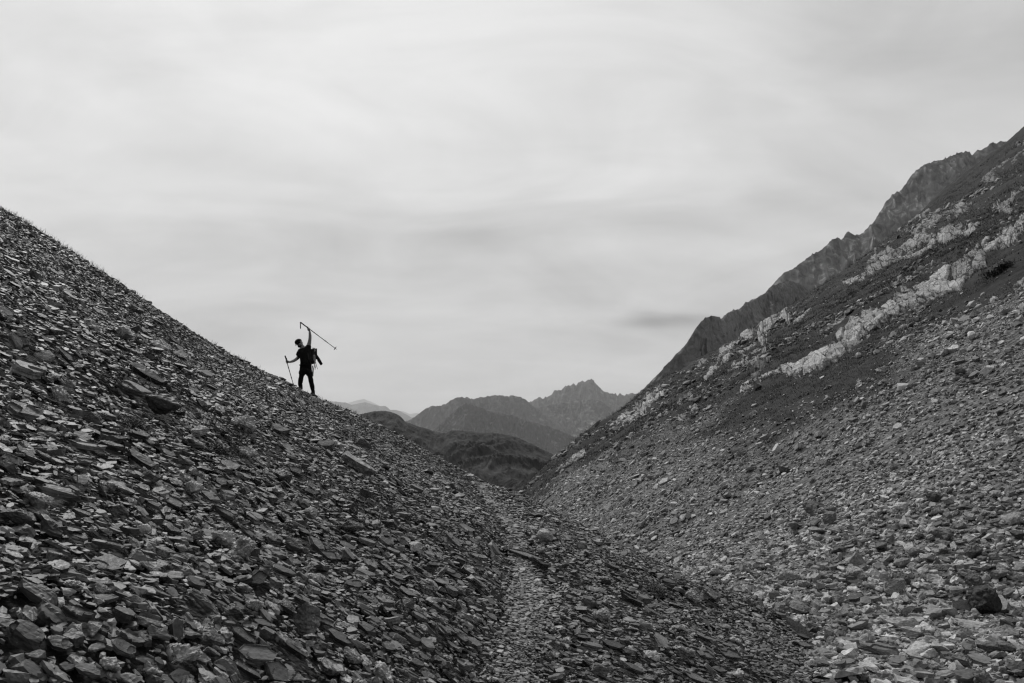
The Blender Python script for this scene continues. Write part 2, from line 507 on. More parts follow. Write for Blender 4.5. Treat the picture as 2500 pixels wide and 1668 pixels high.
def frames(n, head, tilt):
    """orthonormal frames on normals n: x axis turned by head from straight downhill, z axis tipped by the vector tilt (N,2)"""
    n = np.asarray(n, float)
    down = np.stack([n[:, 0], n[:, 1], -(n[:, 0] ** 2 + n[:, 1] ** 2) / np.maximum(n[:, 2], .1)], -1)
    down /= np.maximum(np.linalg.norm(down, axis=1, keepdims=True), 1e-6)
    side = np.cross(n, down)
    z = n + down * tilt[:, :1] + side * tilt[:, 1:]
    z /= np.linalg.norm(z, axis=1, keepdims=True)
    x = down * np.cos(head)[:, None] + side * np.sin(head)[:, None]
    x -= z * (x * z).sum(1, keepdims=True)
    x /= np.linalg.norm(x, axis=1, keepdims=True)
    return np.stack([x, np.cross(z, x), z], -1)          # columns are the axes

def pour(name, family, level, pos, R, size, tone, lichen, mat, r):
    """many stones in one mesh: returns arrays (verts, tris, tone, lichen, rest)"""
    sh = family
    pick = r.integers(0, len(sh), len(pos))
    V, T, A, L, Q = [], [], [], [], []
    base = 0
    for k in range(len(sh)):
        m = np.where(pick == k)[0]
        if not len(m): continue
        sv, sf = sh[k]
        loc = sv[None] * size[m][:, None, :]
        w = np.einsum('nij,nvj->nvi', R[m], loc) + pos[m][:, None, :]
        V.append(w.reshape(-1, 3))
        T.append((sf[None] + (base + np.arange(len(m)) * len(sv))[:, None, None]).reshape(-1, 3))
        A.append(np.repeat(tone[m], len(sv))); L.append(np.repeat(lichen[m], len(sv)))
        Q.append((loc + r.uniform(-20, 20, (len(m), 1, 3))).reshape(-1, 3))
        base += len(m) * len(sv)
    return [np.concatenate(a) for a in (V, T, A, L, Q)]

def join_stones(sets):
    V, T, A, L, Q = [], [], [], [], []
    b = 0
    for v, t, a, l, q in sets:
        V.append(v); T.append(t + b); A.append(a); L.append(l); Q.append(q); b += len(v)
    return [np.concatenate(x) for x in (V, T, A, L, Q)]

def stone_mesh(name, arr, mat):
    v, t, a, l, q = arr
    return make_mesh(name, v, tris=t, mat=mat, attrs={'tone': ('FLOAT', a), 'lichen': ('FLOAT', l), 'rest': ('FLOAT_VECTOR', q)})

def in_view(p, mu=170, mv=120):
    u, v, f = project(p)
    return (f > .5) & (u > -mu) & (u < 2500 + mu) & (v < 1668 + mv) & (v > -mv)
# ------------------------------------------------------------------ gridded copies of the two heightfields, for quick look-up
class Field:
    def __init__(self, zf, A, B, fwd, inv):
        """A, B: uniform axes of the grid; inv(a, b) -> x, y; fwd(x, y) -> a, b"""
        self.A, self.B, self.fwd = A, B, fwd
        a, b = np.meshgrid(A, B, indexing='ij')
        self.X, self.Y = inv(a, b)
        self.Z = zf(self.X, self.Y)
        e = np.maximum(.06, .004 * np.hypot(self.X, self.Y))
        gx = (zf(self.X + e, self.Y) - self.Z) / e; gy = (zf(self.X, self.Y + e) - self.Z) / e
        self.G = np.stack([gx, gy], -1)
    def _w(self, x, y):
        a, b = self.fwd(np.asarray(x, float), np.asarray(y, float))
        i = np.clip((a - self.A[0]) / (self.A[1] - self.A[0]), 0, len(self.A) - 1.001)
        j = np.clip((b - self.B[0]) / (self.B[1] - self.B[0]), 0, len(self.B) - 1.001)
        i0, j0 = i.astype(int), j.astype(int)
        return i0, j0, i - i0, j - j0
    def z(self, x, y, F=None):
        F = self.Z if F is None else F
        i, j, s, t = self._w(x, y)
        if F.ndim == 3: s, t = s[..., None], t[..., None]
        return F[i, j] * (1 - s) * (1 - t) + F[i + 1, j] * s * (1 - t) + F[i, j + 1] * (1 - s) * t + F[i + 1, j + 1] * s * t
    def n(self, x, y):
        g = self.z(x, y, self.G)
        n = np.concatenate([-g, np.ones(g.shape[:-1] + (1,))], -1)
        return n / np.linalg.norm(n, axis=-1, keepdims=True)

FL = Field(z_left, np.linspace(-24, 9, 265), np.linspace(-9, 36, 361), lambda x, y: (x, y), lambda a, b: (a, b))
FR = Field(z_right, np.linspace(math.log(5.0), math.log(235.0), 640), np.linspace(-.30, 1.10, 640),
           lambda x, y: (np.log(np.maximum(np.hypot(x, y + 3), 1e-3)), np.arctan2(x, y + 3)),
           lambda a, b: (np.exp(a) * np.sin(b), np.exp(a) * np.cos(b) - 3))

# where the loose debris of the right hillside gives way to turf (a line across the slope, in metres)
_edge = hit(z_right, [1262, 1330, 1400, 1500, 1600, 1700, 1800, 1900, 2000, 2150, 2300, 2420, 2500, 2560], [1215, 1168, 1130, 1092, 1052, 1012, 985, 958, 925, 850, 770, 705, 660, 630])
_ea = np.arctan2(_edge[:, 0], _edge[:, 1]); _er = np.hypot(_edge[:, 0], _edge[:, 1])
_o = np.argsort(_ea)
def turf_amount(x, y):
    """0 on bare debris, 1 on closed turf"""
    r = np.hypot(x, y); lim = np.interp(np.arctan2(x, y), _ea[_o], _er[_o])
    return smooth(.55, 1.22, r / lim + .26 * fbm(x / 5., y / 9., 0, 4, 41))

ltri = make_mesh('slate_slope', np.stack([FL.X, FL.Y, FL.Z - .03], -1).reshape(-1, 3), quads=grid_quads(*FL.Z.shape), mat=M['grit'], smooth_shade=True)
tag(link('slate_slope', ltri), kind='structure')
rt = make_mesh('rocky_hillside', np.stack([FR.X, FR.Y, FR.Z], -1).reshape(-1, 3), quads=grid_quads(*FR.Z.shape)[:, ::-1], mat=M['hill'], smooth_shade=True,
               attrs={'turf': ('FLOAT', turf_amount(FR.X, FR.Y))})
tag(link('rocky_hillside', rt), kind='structure')

# the trail: a trodden strip of fine slate chips on the left slope
def path_strip():
    seg = []
    for i in range(len(PATH_W) - 1):
        for t in np.linspace(0, 1, 14, endpoint=False):
            p0 = PATH_W[max(i - 1, 0), :2]; p1 = PATH_W[i, :2]; p2 = PATH_W[i + 1, :2]; p3 = PATH_W[min(i + 2, len(PATH_W) - 1), :2]
            seg.append(.5 * ((2 * p1) + (-p0 + p2) * t + (2 * p0 - 5 * p1 + 4 * p2 - p3) * t * t + (-p0 + 3 * p1 - 3 * p2 + p3) * t ** 3))
    c = np.array(seg); d = np.gradient(c, axis=0); d /= np.linalg.norm(d, axis=1, keepdims=True)
    nrm = np.stack([d[:, 1], -d[:, 0]], -1)
    w = np.linspace(-1, 1, 11)
    half = .2 + .08 * vnoise(np.arange(len(c)) / 6., 0, 0, 2)
    xy = c[:, None] + nrm[:, None] * (w[None] * half[:, None])[..., None]
    z = FL.z(xy[..., 0], xy[..., 1]) + .012 - .05 * np.abs(w)[None] ** 4
    return xy, z
pxy, pz = path_strip()
M['chips'] = (lambda: (lambda m, n: (n.finish(n.math('MULTIPLY', n.rng(n.voronoi(n.n('ShaderNodeTexCoord').outputs['Object'], 42., 'F1', 'Color'), 0, 1, .02, .1), 1.0), .75, .25,
             n.noise(n.n('ShaderNodeTexCoord').outputs['Object'], 60., 3), .6, .02), m)[1])(*new_mat('path_grit')))()
pm = make_mesh('path', np.concatenate([pxy, pz[..., None]], -1).reshape(-1, 3), quads=grid_quads(*pz.shape)[:, ::-1], mat=M['chips'], smooth_shade=True)
tag(link('path', pm), kind='structure')

LC_U = np.array([c[0] for c in LEFT_CREST]); LC_V = np.array([c[1] for c in LEFT_CREST]); LC_Y = np.array([c[2] for c in LEFT_CREST])
RC = sorted(RIGHT_CREST); RC_U = np.array([c[0] for c in RC]); RC_Y = np.array([c[2] for c in RC])

# ------------------------------------------------------------------ the stones one can point to
# u, v, long px, width/long, thickness/long, shape, tone, lichen, image angle (down to the right), facing the viewer, short name, label
B = 'block'; O_ = 'round'; C = 'crust'; K = 'slate'
LANDMARKS = [
 (60, 917, 88, .55, .22, K, .13, .3, 12, .05, 'broad pale-topped slab', 'broad slab with a bleached top lying near the left edge of the slope'),
 (35, 838, 54, .42, .16, K, .1, .05, 66, .75, 'leaning tall slab', 'tall grey slab leaning upright near the left edge'),
 (50, 832, 46, .6, .2, K, .055, 0, 74, .7, 'dark upright slab', 'dark upright slab close behind the tall leaning grey one'),
 (14, 764, 36, .75, .14, K, .2, .1, 40, .7, 'pale shield-shaped stone', 'pale shield-shaped stone tilted outward at the left edge, high on the scree'),
 (106, 877, 36, .85, .25, B, .12, .05, -20, .5, 'triangular block', 'light triangular block wedged between dark slabs'),
 (358, 930, 112, .5, .22, K, .05, .1, 30, .35, 'biggest tilted slab', 'biggest dark tilted slab on the slope, smooth top dipping down to the right'),
 (318, 962, 80, .45, .2, K, .11, .15, 13, .05, 'light wedge slab', 'light-topped wedge slab just below the biggest tilted slab'),
 (383, 1007, 98, .5, .42, B, .042, .05, 10, .2, 'layered dark ledge', 'dark layered ledge block sticking out of the scree with a cracked face'),
 (158, 877, 50, .4, .22, K, .07, .05, 50, .45, 'steep narrow slab', 'narrow dark slab dipping steeply beside the light triangular block'),
 (184, 898, 32, .75, .4, B, .09, .1, 30, .4, 'grey square-ended block', 'grey square-ended block below the steep narrow slab'),
 (42, 1015, 90, .72, .25, K, .1, .1, 24, .4, 'wide left-edge slab', 'wide flat grey slab with rounded front at the left edge'),
 (172, 945, 30, .9, .4, B, .09, .05, 4, .5, 'small square block', 'small square-faced grey block among dark slates'),
 (40, 894, 34, .55, .42, C, .2, .7, 14, .2, 'crusted pale lump', 'pale crusted lump resting above the broad pale-topped slab'),
 (283, 898, 19, .6, .4, B, .42, .1, 22, .3, 'white chip', 'small white chip above the biggest tilted slab'),
 (383, 979, 22, .8, .6, C, .4, .8, 0, .2, 'white quartz knob', 'white quartz knob sitting on top of the layered dark ledge'),
 (381, 853, 52, .5, .25, C, .36, .9, 14, .3, 'white quartz smear', 'bright white quartz patch high on the dark scree'),
 (133, 1213, 124, .32, .16, K, .1, .1, 12, .12, 'long pointed slab', 'long pointed slab with a smooth light top above the streaked boulder'),
 (86, 1240, 72, .75, .6, B, .11, .45, 25, .3, 'white-streaked boulder', 'rounded boulder with white quartz streaks near the left edge'),
 (34, 1278, 92, .6, .45, B, .05, .15, 14, .3, 'dark wedge boulder', 'dark wedge boulder at the left edge below the white-streaked boulder'),
 (341, 1136, 84, .38, .22, K, .055, .05, 37, .35, 'dark roof slab', 'dark slab tilted like a roof above a pale quartz corner stone'),
 (350, 1160, 34, .6, .5, C, .3, .7, 20, .3, 'quartz corner stone', 'pale quartz corner stone under the dark roof slab'),
 (206, 1100, 92, .22, .12, K, .15, .2, 7, .05, 'thin pale plank', 'thin pale plank of slate lying nearly level'),
 (269, 1083, 66, .4, .24, K, .05, 0, 5, .1, 'upper level slab', 'upper of two dark level slabs stacked together'),
 (264, 1099, 64, .4, .26, K, .06, 0, 6, .1, 'lower level slab', 'lower of two dark level slabs stacked together'),
 (475, 1062, 47, .5, .34, B, .14, .45, 2, .15, 'rounded lichen loaf', 'rounded loaf-shaped stone spotted with lichen'),
 (467, 1091, 64, .45, .3, B, .08, .35, 8, .15, 'rimmed slab', 'dark slab with a pale lichen rim below the rounded loaf-shaped stone'),
 (192, 1181, 46, .7, .25, K, .1, .3, 10, .35, 'ring-marked block', 'grey block with ring-shaped lichen marks above the long pointed slab'),
 (297, 1205, 60, .42, .26, K, .1, .3, 17, .1, 'bleached-edge slab', 'slab with a bleached upper edge right of the long pointed slab'),
 (394, 1200, 34, .8, .3, B, .1, .15, 60, .6, 'standing speckled stone', 'speckled stone standing on end, facing outward'),
 (347, 1298, 32, .55, .5, B, .42, .1, -6, .2, 'white brick-like stone', 'bright white brick-shaped stone on dark scree'),
 (198, 1136, 55, .5, .26, K, .11, .1, 8, .15, 'flat grey cap stone', 'flat grey cap stone below the thin pale plank'),
 (194, 1258, 52, .5, .26, K, .1, .05, 18, .15, 'lozenge slab', 'lozenge-shaped slab with a light flat top right of the streaked boulder'),
 (285, 1251, 54, .55, .36, B, .06, .15, 15, .2, 'dark rounded slab', 'dark rounded slab below the slab with the bleached edge'),
 (420, 1302, 46, .5, .3, K, .08, .2, 20, .25, 'speckled low slab', 'speckled low slab right of the white brick-shaped stone'),
 (85, 1466, 108, .4, .28, K, .085, .05, 31, .3, 'long thick slab', 'long thick slab descending to a white quartz stone at its lower end'),
 (145, 1475, 22, .7, .5, B, .48, .2, 60, .4, 'white slab-end quartz', 'white quartz stone at the lower end of the long thick slab'),
 (185, 1509, 92, .42, .32, K, .08, .15, 17, .2, 'layered slab', 'layered slab with split leaves below the long thick slab'),
 (62, 1575, 118, .5, .3, K, .06, .05, 30, .35, 'great dark slab', 'great dark slab plunging toward the lower left corner'),
 (138, 1581, 76, .65, .3, K, .07, .05, 10, .25, 'six-sided slab', 'thick six-sided slab with a flat top beside the great dark slab'),
 (177, 1551, 47, .75, .5, B, .18, .1, -14, .25, 'light cracked block', 'light cracked block leaning on its neighbours above the six-sided slab'),
 (224, 1549, 40, .8, .6, B, .18, .1, 80, .5, 'upright light block', 'upright light block with a dark band across it'),
 (356, 1528, 68, .45, .24, B, .12, .05, 11, .15, 'smooth lens stone', 'smooth lens-shaped grey stone with rounded edges'),
 (377, 1558, 62, .5, .36, B, .11, .05, 16, .2, 'hollow-topped stone', 'thick grey stone with a hollow top below the smooth lens-shaped one'),
 (248, 1451, 42, .7, .55, C, .26, .8, 20, .3, 'lichen-crusted knob', 'lichen-crusted whitish knob above the layered slab'),
 (487, 1488, 92, .4, .28, B, .085, .1, 31, .25, 'big lens slab', 'big lens-shaped slab with a dark underside'),
 (207, 1645, 72, .55, .26, K, .14, .15, 13, .3, 'pale flat slab', 'pale flat slab at the bottom edge beside a crumbly quartz rock'),
 (432, 1619, 84, .45, .42, C, .16, .8, -12, .2, 'crumbly quartz ridge', 'crumbly whitish quartz ridge-shaped rock at the bottom of the slope'),
 (262, 1636, 54, .65, .55, C, .2, .8, 5, .25, 'crumbly quartz lump', 'crumbly pale quartz lump above the bottom edge'),
 (84, 1610, 58, .45, .34, K, .1, .2, -12, .2, 'twisted ridge stone', 'narrow ridged stone under the great dark slab'),
 (162, 1632, 46, .6, .2, K, .1, 0, 0, .4, 'notched plate', 'plain notched plate left of the pale flat slab'),
 (360, 1394, 58, .36, .3, C, .16, .6, 26, .2, 'lichened finger', 'finger-shaped lichened stone pointing down to the right'),
 (138, 1370, 72, .45, .4, K, .09, .55, 8, .2, 'striped layered rock', 'layered rock with pale stripes above the long thick slab'),
 (742, 1540, 66, .8, .7, B, .07, .25, 60, .35, 'capped boulder', 'rounded boulder with a pale patch on its crown'),
 (706, 1594, 104, .3, .24, K, .06, .3, 38, .3, 'grooved log-like slab', 'grooved slab like a split log below the capped boulder'),
 (770, 1519, 88, .42, .2, K, .08, .1, 25, .2, 'slab over the boulder', 'flat slab resting above the boulder with the pale crown'),
 (823, 1568, 78, .45, .22, K, .075, .05, 29, .25, 'kite-shaped slab', 'kite-shaped slab right of the capped boulder'),
 (508, 1570, 60, .75, .5, B, .09, .3, 20, .35, 'hummock boulder', 'hummock-shaped boulder with a wavy front'),
 (588, 1564, 78, .45, .28, K, .07, .05, 35, .25, 'heavy tilted slab', 'heavy tilted slab with a notched lower side right of the hummock boulder'),
 (620, 1609, 102, .5, .16, K, .11, .05, 5, .2, 'wide flat plate', 'wide flat plate with a sharp right point above the bottom edge'),
 (669, 1650, 66, .95, .3, K, .1, .1, 20, .6, 'broad rounded plate', 'broad rounded plate facing outward at the bottom edge'),
 (597, 1645, 82, .35, .22, K, .08, .35, 30, .25, 'pitted ridge slab', 'pitted narrow slab left of the broad plate at the bottom edge'),
 (850, 1615, 50, .6, .5, C, .34, .85, 22, .3, 'white rugged stone', 'white rugged stone low on the slope left of the trail'),
 (885, 1626, 36, .6, .45, B, .16, .5, 70, .4, 'half-white stone', 'half-white stone just right of the white rugged one'),
 (684, 1400, 66, .5, .2, K, .09, .05, 14, .35, 'plain flat stone', 'flat stone with a plain light face below a small rectangular plate'),
 (582, 1357, 54, .9, .7, C, .18, .6, 50, .4, 'wrinkled boulder', 'wrinkled pale boulder just under the large crinkled white rock'),
 (536, 1330, 66, .6, .5, C, .3, .85, 24, .3, 'large crinkled white rock', 'large crinkled white rock in the middle of the dark slope'),
 (620, 1423, 44, .7, .3, K, .04, 0, -40, .5, 'charcoal upright slab', 'charcoal slab tipped up with straight grooves'),
 (506, 1604, 38, .75, .5, B, .08, .25, 5, .35, 'banded pebble', 'rounded banded stone below the hummock boulder'),
 (862, 1146, 100, .28, .2, K, .12, .45, 33, .25, 'streaked crest slab', 'long pale-streaked slab near the crest left of the trail'),
 (755, 1264, 37, .65, .5, C, .34, .85, 10, .25, 'bright quartz nugget', 'bright quartz nugget in the middle of the slope above dark slates'),
 (723, 1153, 32, .75, .2, K, .11, 0, 6, .5, 'plain facing plate', 'plain plate facing outward on the upper slope'),
 (595, 1119, 42, .55, .4, C, .2, .7, 6, .2, 'hollow pale stone', 'pale stone with a dark hollow under it, right of a low tuft'),
 (546, 1262, 64, .4, .24, K, .07, .1, 28, .25, 'mid-slope roof slab', 'ridged slab like a small roof in the middle of the slope'),
 (1327, 1322, 42, .85, .7, O_, .34, .05, 8, .9, 'trailside round boulder', 'rounded smooth boulder beside the narrow part of the trail'),
 (1283, 1368, 96, .32, .14, K, .11, .25, 15, .1, 'trail step slab', 'long streaked slab lying across the trail like a step'),
 (1311, 1386, 56, .5, .4, B, .045, 0, 20, .35, 'dark step riser', 'dark block under the long step-like slab on the trail'),
 (1414, 1337, 24, .8, .4, B, .15, .05, 10, .4, 'squarish light stone', 'light squarish stone right of the rounded trailside boulder'),
 (1322, 1354, 26, .7, .5, C, .13, .3, 0, .3, 'speckled trailside stone', 'speckled stone just below the rounded trailside boulder'),
 (1271, 1549, 40, .28, .18, K, .32, .3, 30, .15, 'white sliver', 'white sliver lying on the trail gravel'),
 (1338, 1563, 42, .5, .12, K, .1, 0, 8, .2, 'trail paving plate', 'flat plate set in the trail just right of the white sliver'),
 (1440, 1584, 52, .35, .14, K, .1, 0, 10, .15, 'lower edge plate', 'flat plate at the right margin of the trail, lower of two'),
 (1424, 1560, 36, .45, .2, K, .08, 0, 4, .15, 'upper edge plate', 'flat plate at the right margin of the trail, upper of two'),
 (1536, 1474, 68, .35, .26, K, .045, .05, 32, .3, 'dark gutter slab', 'dark slab dipping right on the bank below the trail'),
 (1434, 1474, 44, .7, .36, K, .11, .2, 18, .3, 'light bank stone', 'light stone on the bank left of the dark dipping slab'),
 (1542, 1643, 64, .4, .24, K, .05, .05, 28, .3, 'low bank slab', 'dark slab low on the bank near the bottom edge'),
 (1571, 1535, 44, .5, .4, C, .2, .75, 12, .25, 'bank quartz lump', 'pale knobbly quartz lump on the bank right of the trail'),
 (1668, 1600, 52, .5, .45, C, .2, .7, 20, .25, 'bank crest quartz', 'pale quartz stone on the bank close to the gully'),
]
LANDMARKS_RIGHT = [
 (2407, 1500, 92, .95, .85, O_, .042, .0, 20, 1.6, 'great black boulder', 'great black boulder with a rounded front in the gully'),
 (2383, 1430, 52, .7, .5, B, .08, 0, 24, .4, 'roof-shaped block', 'grey roof-shaped block above the great black boulder'),
 (2381, 1444, 25, .9, .6, B, .26, 0, 5, .5, 'small pale cube', 'small pale cube-like stone leaning against the roof-shaped block'),
 (2477, 1490, 38, .7, .5, B, .36, .1, 4, .4, 'white square block', 'white square block right of the great black boulder'),
 (2149, 1596, 104, .34, .18, K, .1, .05, 13, .3, 'plank-like slab', 'long grey plank-like slab lying in the gully'),
 (2202, 1538, 88, .45, .35, B, .34, .2, 8, .25, 'long white boulder', 'long white boulder with a ragged top in the gully'),
 (2226, 1556, 58, .5, .45, B, .28, .1, 10, .3, 'white wedge', 'pale wedge stone overhanging dark shade under the long white boulder'),
 (2128, 1639, 58, .5, .3, B, .38, .1, 20, .3, 'white tooth', 'white tooth-shaped stone in the gravel below the plank-like slab'),
 (2060, 1566, 26, .85, .7, B, .018, 0, 10, .5, 'black lump', 'small black lump at the left end of the gully stones'),
 (2096, 1537, 54, .3, .25, K, .22, .1, -26, .25, 'leaning pale beam', 'pale beam-like stone propped up above the small black lump'),
 (2358, 1626, 54, .8, .5, B, .1, .05, 20, .4, 'grey dome block', 'grey dome-shaped block near the bottom edge of the gully'),
 (2415, 1592, 64, .6, .42, B, .1, 0, 10, .3, 'left twin boulder', 'left one of twin grey boulders below the great black boulder'),
 (2460, 1592, 60, .6, .42, B, .11, 0, 8, .3, 'right twin boulder', 'right one of twin grey boulders below the great black boulder'),
 (2298, 1596, 48, .5, .4, B, .26, .2, 20, .3, 'pale ridged stone', 'pale ridged stone between the plank-like slab and the twin boulders'),
 (2371, 1536, 90, .5, .22, B, .3, .3, 14, .3, 'sandy white slab', 'sandy white slab spread out under the great black boulder'),
 (2183, 1450, 46, .8, .65, B, .2, 0, -20, .4, 'pale five-sided block', 'pale five-sided block left of a small dark block'),
 (2207, 1423, 44, .75, .6, B, .075, 0, 10, .4, 'dark square block', 'dark square block above the pale five-sided one'),
 (2204, 1470, 28, .85, .5, B, .36, .2, -12, .5, 'white spotted stone', 'white stone with dark spots below the pale five-sided block'),
 (2379, 1357, 48, .8, .6, B, .1, .05, -10, .4, 'grey ridge block', 'grey angular block high above the roof-shaped block'),
 (2213, 1500, 44, .45, .4, B, .28, .1, -22, .3, 'slanting pale stone', 'slanting pale stone above the long white boulder'),
 (2229, 1612, 54, .5, .34, B, .24, .1, 14, .3, 'pale arrow stone', 'pale arrowhead-like stone right of the plank-like slab'),
 (2204, 1241, 32, .75, .4, B, .42, 0, 8, .5, 'bright angular stone', 'brightest white angular stone on the open hillside'),
 (1989, 1256, 34, .6, .5, B, .1, 0, 70, .4, 'dark pillar stone', 'dark upright stone in a cluster on the open hillside'),
 (1992, 1240, 26, .7, .5, B, .1, 0, 0, .4, 'grey cluster top', 'grey stone topping the dark upright one on the open hillside'),
 (2030, 1250, 24, .7, .5, B, .1, 0, 5, .4, 'dark cluster mate', 'dark stone right of the upright cluster on the open hillside'),
 (2309, 1321, 46, .8, .6, B, .1, .15, 20, .4, 'mottled round boulder', 'mottled round boulder on the hillside'),
 (2282, 1308, 30, .7, .5, B, .2, 0, -30, .4, 'pale neighbour block', 'pale block touching the left side of the mottled round boulder'),
 (1928, 1417, 56, .42, .4, C, .28, .7, 4, .2, 'crumbly white ledge', 'crumbly white ledge-like rock at the foot of the hillside'),
 (1955, 1494, 62, .6, .35, B, .15, .1, 20, .35, 'grey gully plate', 'grey plates leaning together where gully and bank meet'),
 (1980, 1418, 26, .35, .3, K, .3, 0, -58, .3, 'left pale sliver', 'left one of two parallel pale slivers standing on edge'),
 (1993, 1417, 26, .35, .3, K, .26, 0, -58, .3, 'right pale sliver', 'right one of two parallel pale slivers standing on edge'),
 (2031, 1437, 36, .45, .4, B, .28, .1, -6, .25, 'pale loaf', 'pale loaf-shaped stone right of the parallel slivers'),
 (2480, 1314, 46, .6, .5, B, .04, 0, 12, .4, 'dark edge boulder', 'dark boulder on the hillside at the right edge'),
 (1770, 1372, 20, .6, .4, K, .36, 0, -50, .5, 'tilted white flake', 'small tilted white flake near the foot of the hillside'),
 (1712, 1393, 16, .9, .6, B, .4, 0, 0, .5, 'white dot stone', 'tiny white stone at the foot of the hillside beside the dark bank'),
 (2430, 1368, 30, .8, .6, B, .16, 0, 5, .4, 'mid-hill grey stone', 'mid-grey stone between the angular block and the right edge'),
 (2300, 1400, 40, .7, .5, B, .09, .1, 10, .4, 'dull grey block', 'dull block left of the roof-shaped block'),
]

r7 = np.random.default_rng(88)

def image_angle(p, d):
    a = project(p); b = project(p + d)
    return math.degrees(math.atan2(b[1] - a[1], b[0] - a[0]))

def place_stone(zf, F, u, v, px, wid, thk, ang, face, fit_alpha=True):
    """centre, frame and length of a stone that lies on the hillside where the photo shows it"""
    p = hit(zf, u, v)[0]
    n = F.n(p[0], p[1])
    to_cam = np.array([0, 0, EYE]) - p; dist = np.linalg.norm(to_cam); to_cam /= dist
    z = n + face * to_cam; z /= np.linalg.norm(z)
    t1 = np.cross(z, [0, 1, 0.]); t1 /= np.linalg.norm(t1); t2 = np.cross(z, t1)
    best = None
    for k in range(72):
        a = k * PI / 72; d = math.cos(a) * t1 + math.sin(a) * t2
        e = abs((image_angle(p, d * .05) - ang + 90) % 180 - 90)
        if best is None or e < best[0]: best = (e, d)
    x = best[1]
    q0 = project(p); q1 = project(p + x * .05)
    ppm = math.hypot(q1[0] - q0[0], q1[1] - q0[1]) / .05
    L = min(px / ppm, px * dist / FPX * 1.5)
    R = np.stack([x, np.cross(z, x), z], -1)
    c = p + n * L * (thk * .45 + .05)
    FOOT.append((c, L))
    return p, c, R, L

def stone_object(name, shape, c, R, dims, tone, lich, mat, r):
    v, t = shape
    v = v * np.asarray(dims)
    me = stone_mesh(name, [v, t, np.full(len(v), tone), np.full(len(v), lich), v + r.uniform(-20, 20, 3)], mat)
    o = link(name, me)
    o.matrix_world = Matrix.Translation(Vector(c)) @ Matrix([list(row) for row in R]).to_4x4()
    return o

KIND_NAME = {K: 'slate_stone', B: 'rock', C: 'quartz_rock', O_: 'boulder'}
FOOT = []           # centre and length of each stone that is an object
MARKS = []          # (u, v, px, short name) of every stone set by hand
def landmarks(rows, zf, F, mat, family):
    for (u, v, px, wid, thk, kind, tone, lich, ang, face, short, label) in rows:
        p, c, R, L = place_stone(zf, F, u, v, px, wid, thk, ang, face)
        sh = {K: slate_shape, B: block_shape, O_: round_shape, C: crust_shape}[kind](r7, 3)
        ext = np.ptp(sh[0], axis=0)
        dims = np.array([L, L * wid, L * thk]) / ext
        name = 'boulder' if (kind == B and px > 70) else KIND_NAME[kind]
        o = stone_object(name, sh, c, R, dims, tone * (1.0 if tone < .03 or kind == O_ else 1.3), lich, mat, r7)
        tag(o, label, 'boulder' if name == 'boulder' else 'slab' if kind == K else 'rock', family)
        MARKS.append((u, v, px, short, wid))
landmarks(LANDMARKS, z_left, FL, M['slate'], 'large stones on the slate slope')
landmarks(LANDMARKS_RIGHT, z_right, FR, M['debris'], 'large stones on the opposite hillside')
# ------------------------------------------------------------------ the next largest stones, each an object of its own
r8 = np.random.default_rng(404)
TAKEN = [(m[0], m[1], m[2] * .55) for m in MARKS]
USED = set()

def tone_word(t, right):
    if t < .05: return 'near-black'
    if t < .075: return 'dark grey'
    if t < .115: return 'mid-grey'
    if t < .19: return 'light grey'
    return 'whitish'

def where_word(du, dv):
    a = math.degrees(math.atan2(dv, du)) % 360
    return ['directly right of', 'below and right of', 'directly below', 'below and left of', 'directly left of', 'above and left of', 'directly above', 'above and right of'][int(((a + 22.5) % 360) // 45)]

def auto_label(u, v, tone, kind, wid, px, marks, right):
    noun = {K: 'slab' if px > 45 else 'plate' if wid > .6 else 'slate flake', B: 'block' if px > 40 else 'stone', C: 'crusted quartz stone'}[kind]
    shape = {K: 'narrow' if wid < .5 else 'broad' if wid > .7 else 'flat', B: 'angular', C: 'rough'}[kind]
    near = sorted(marks, key=lambda m: math.hypot(m[0] - u, m[1] - v))
    for m in near[:9]:
        w = where_word(u - m[0], v - m[1])
        for extra in ('', 'small ' if px < 40 else 'large '):
            s = f"{extra}{tone_word(tone, right)} {shape} {noun} {w} the {m[3]}"
            if s not in USED:
                USED.add(s); return s
    return None

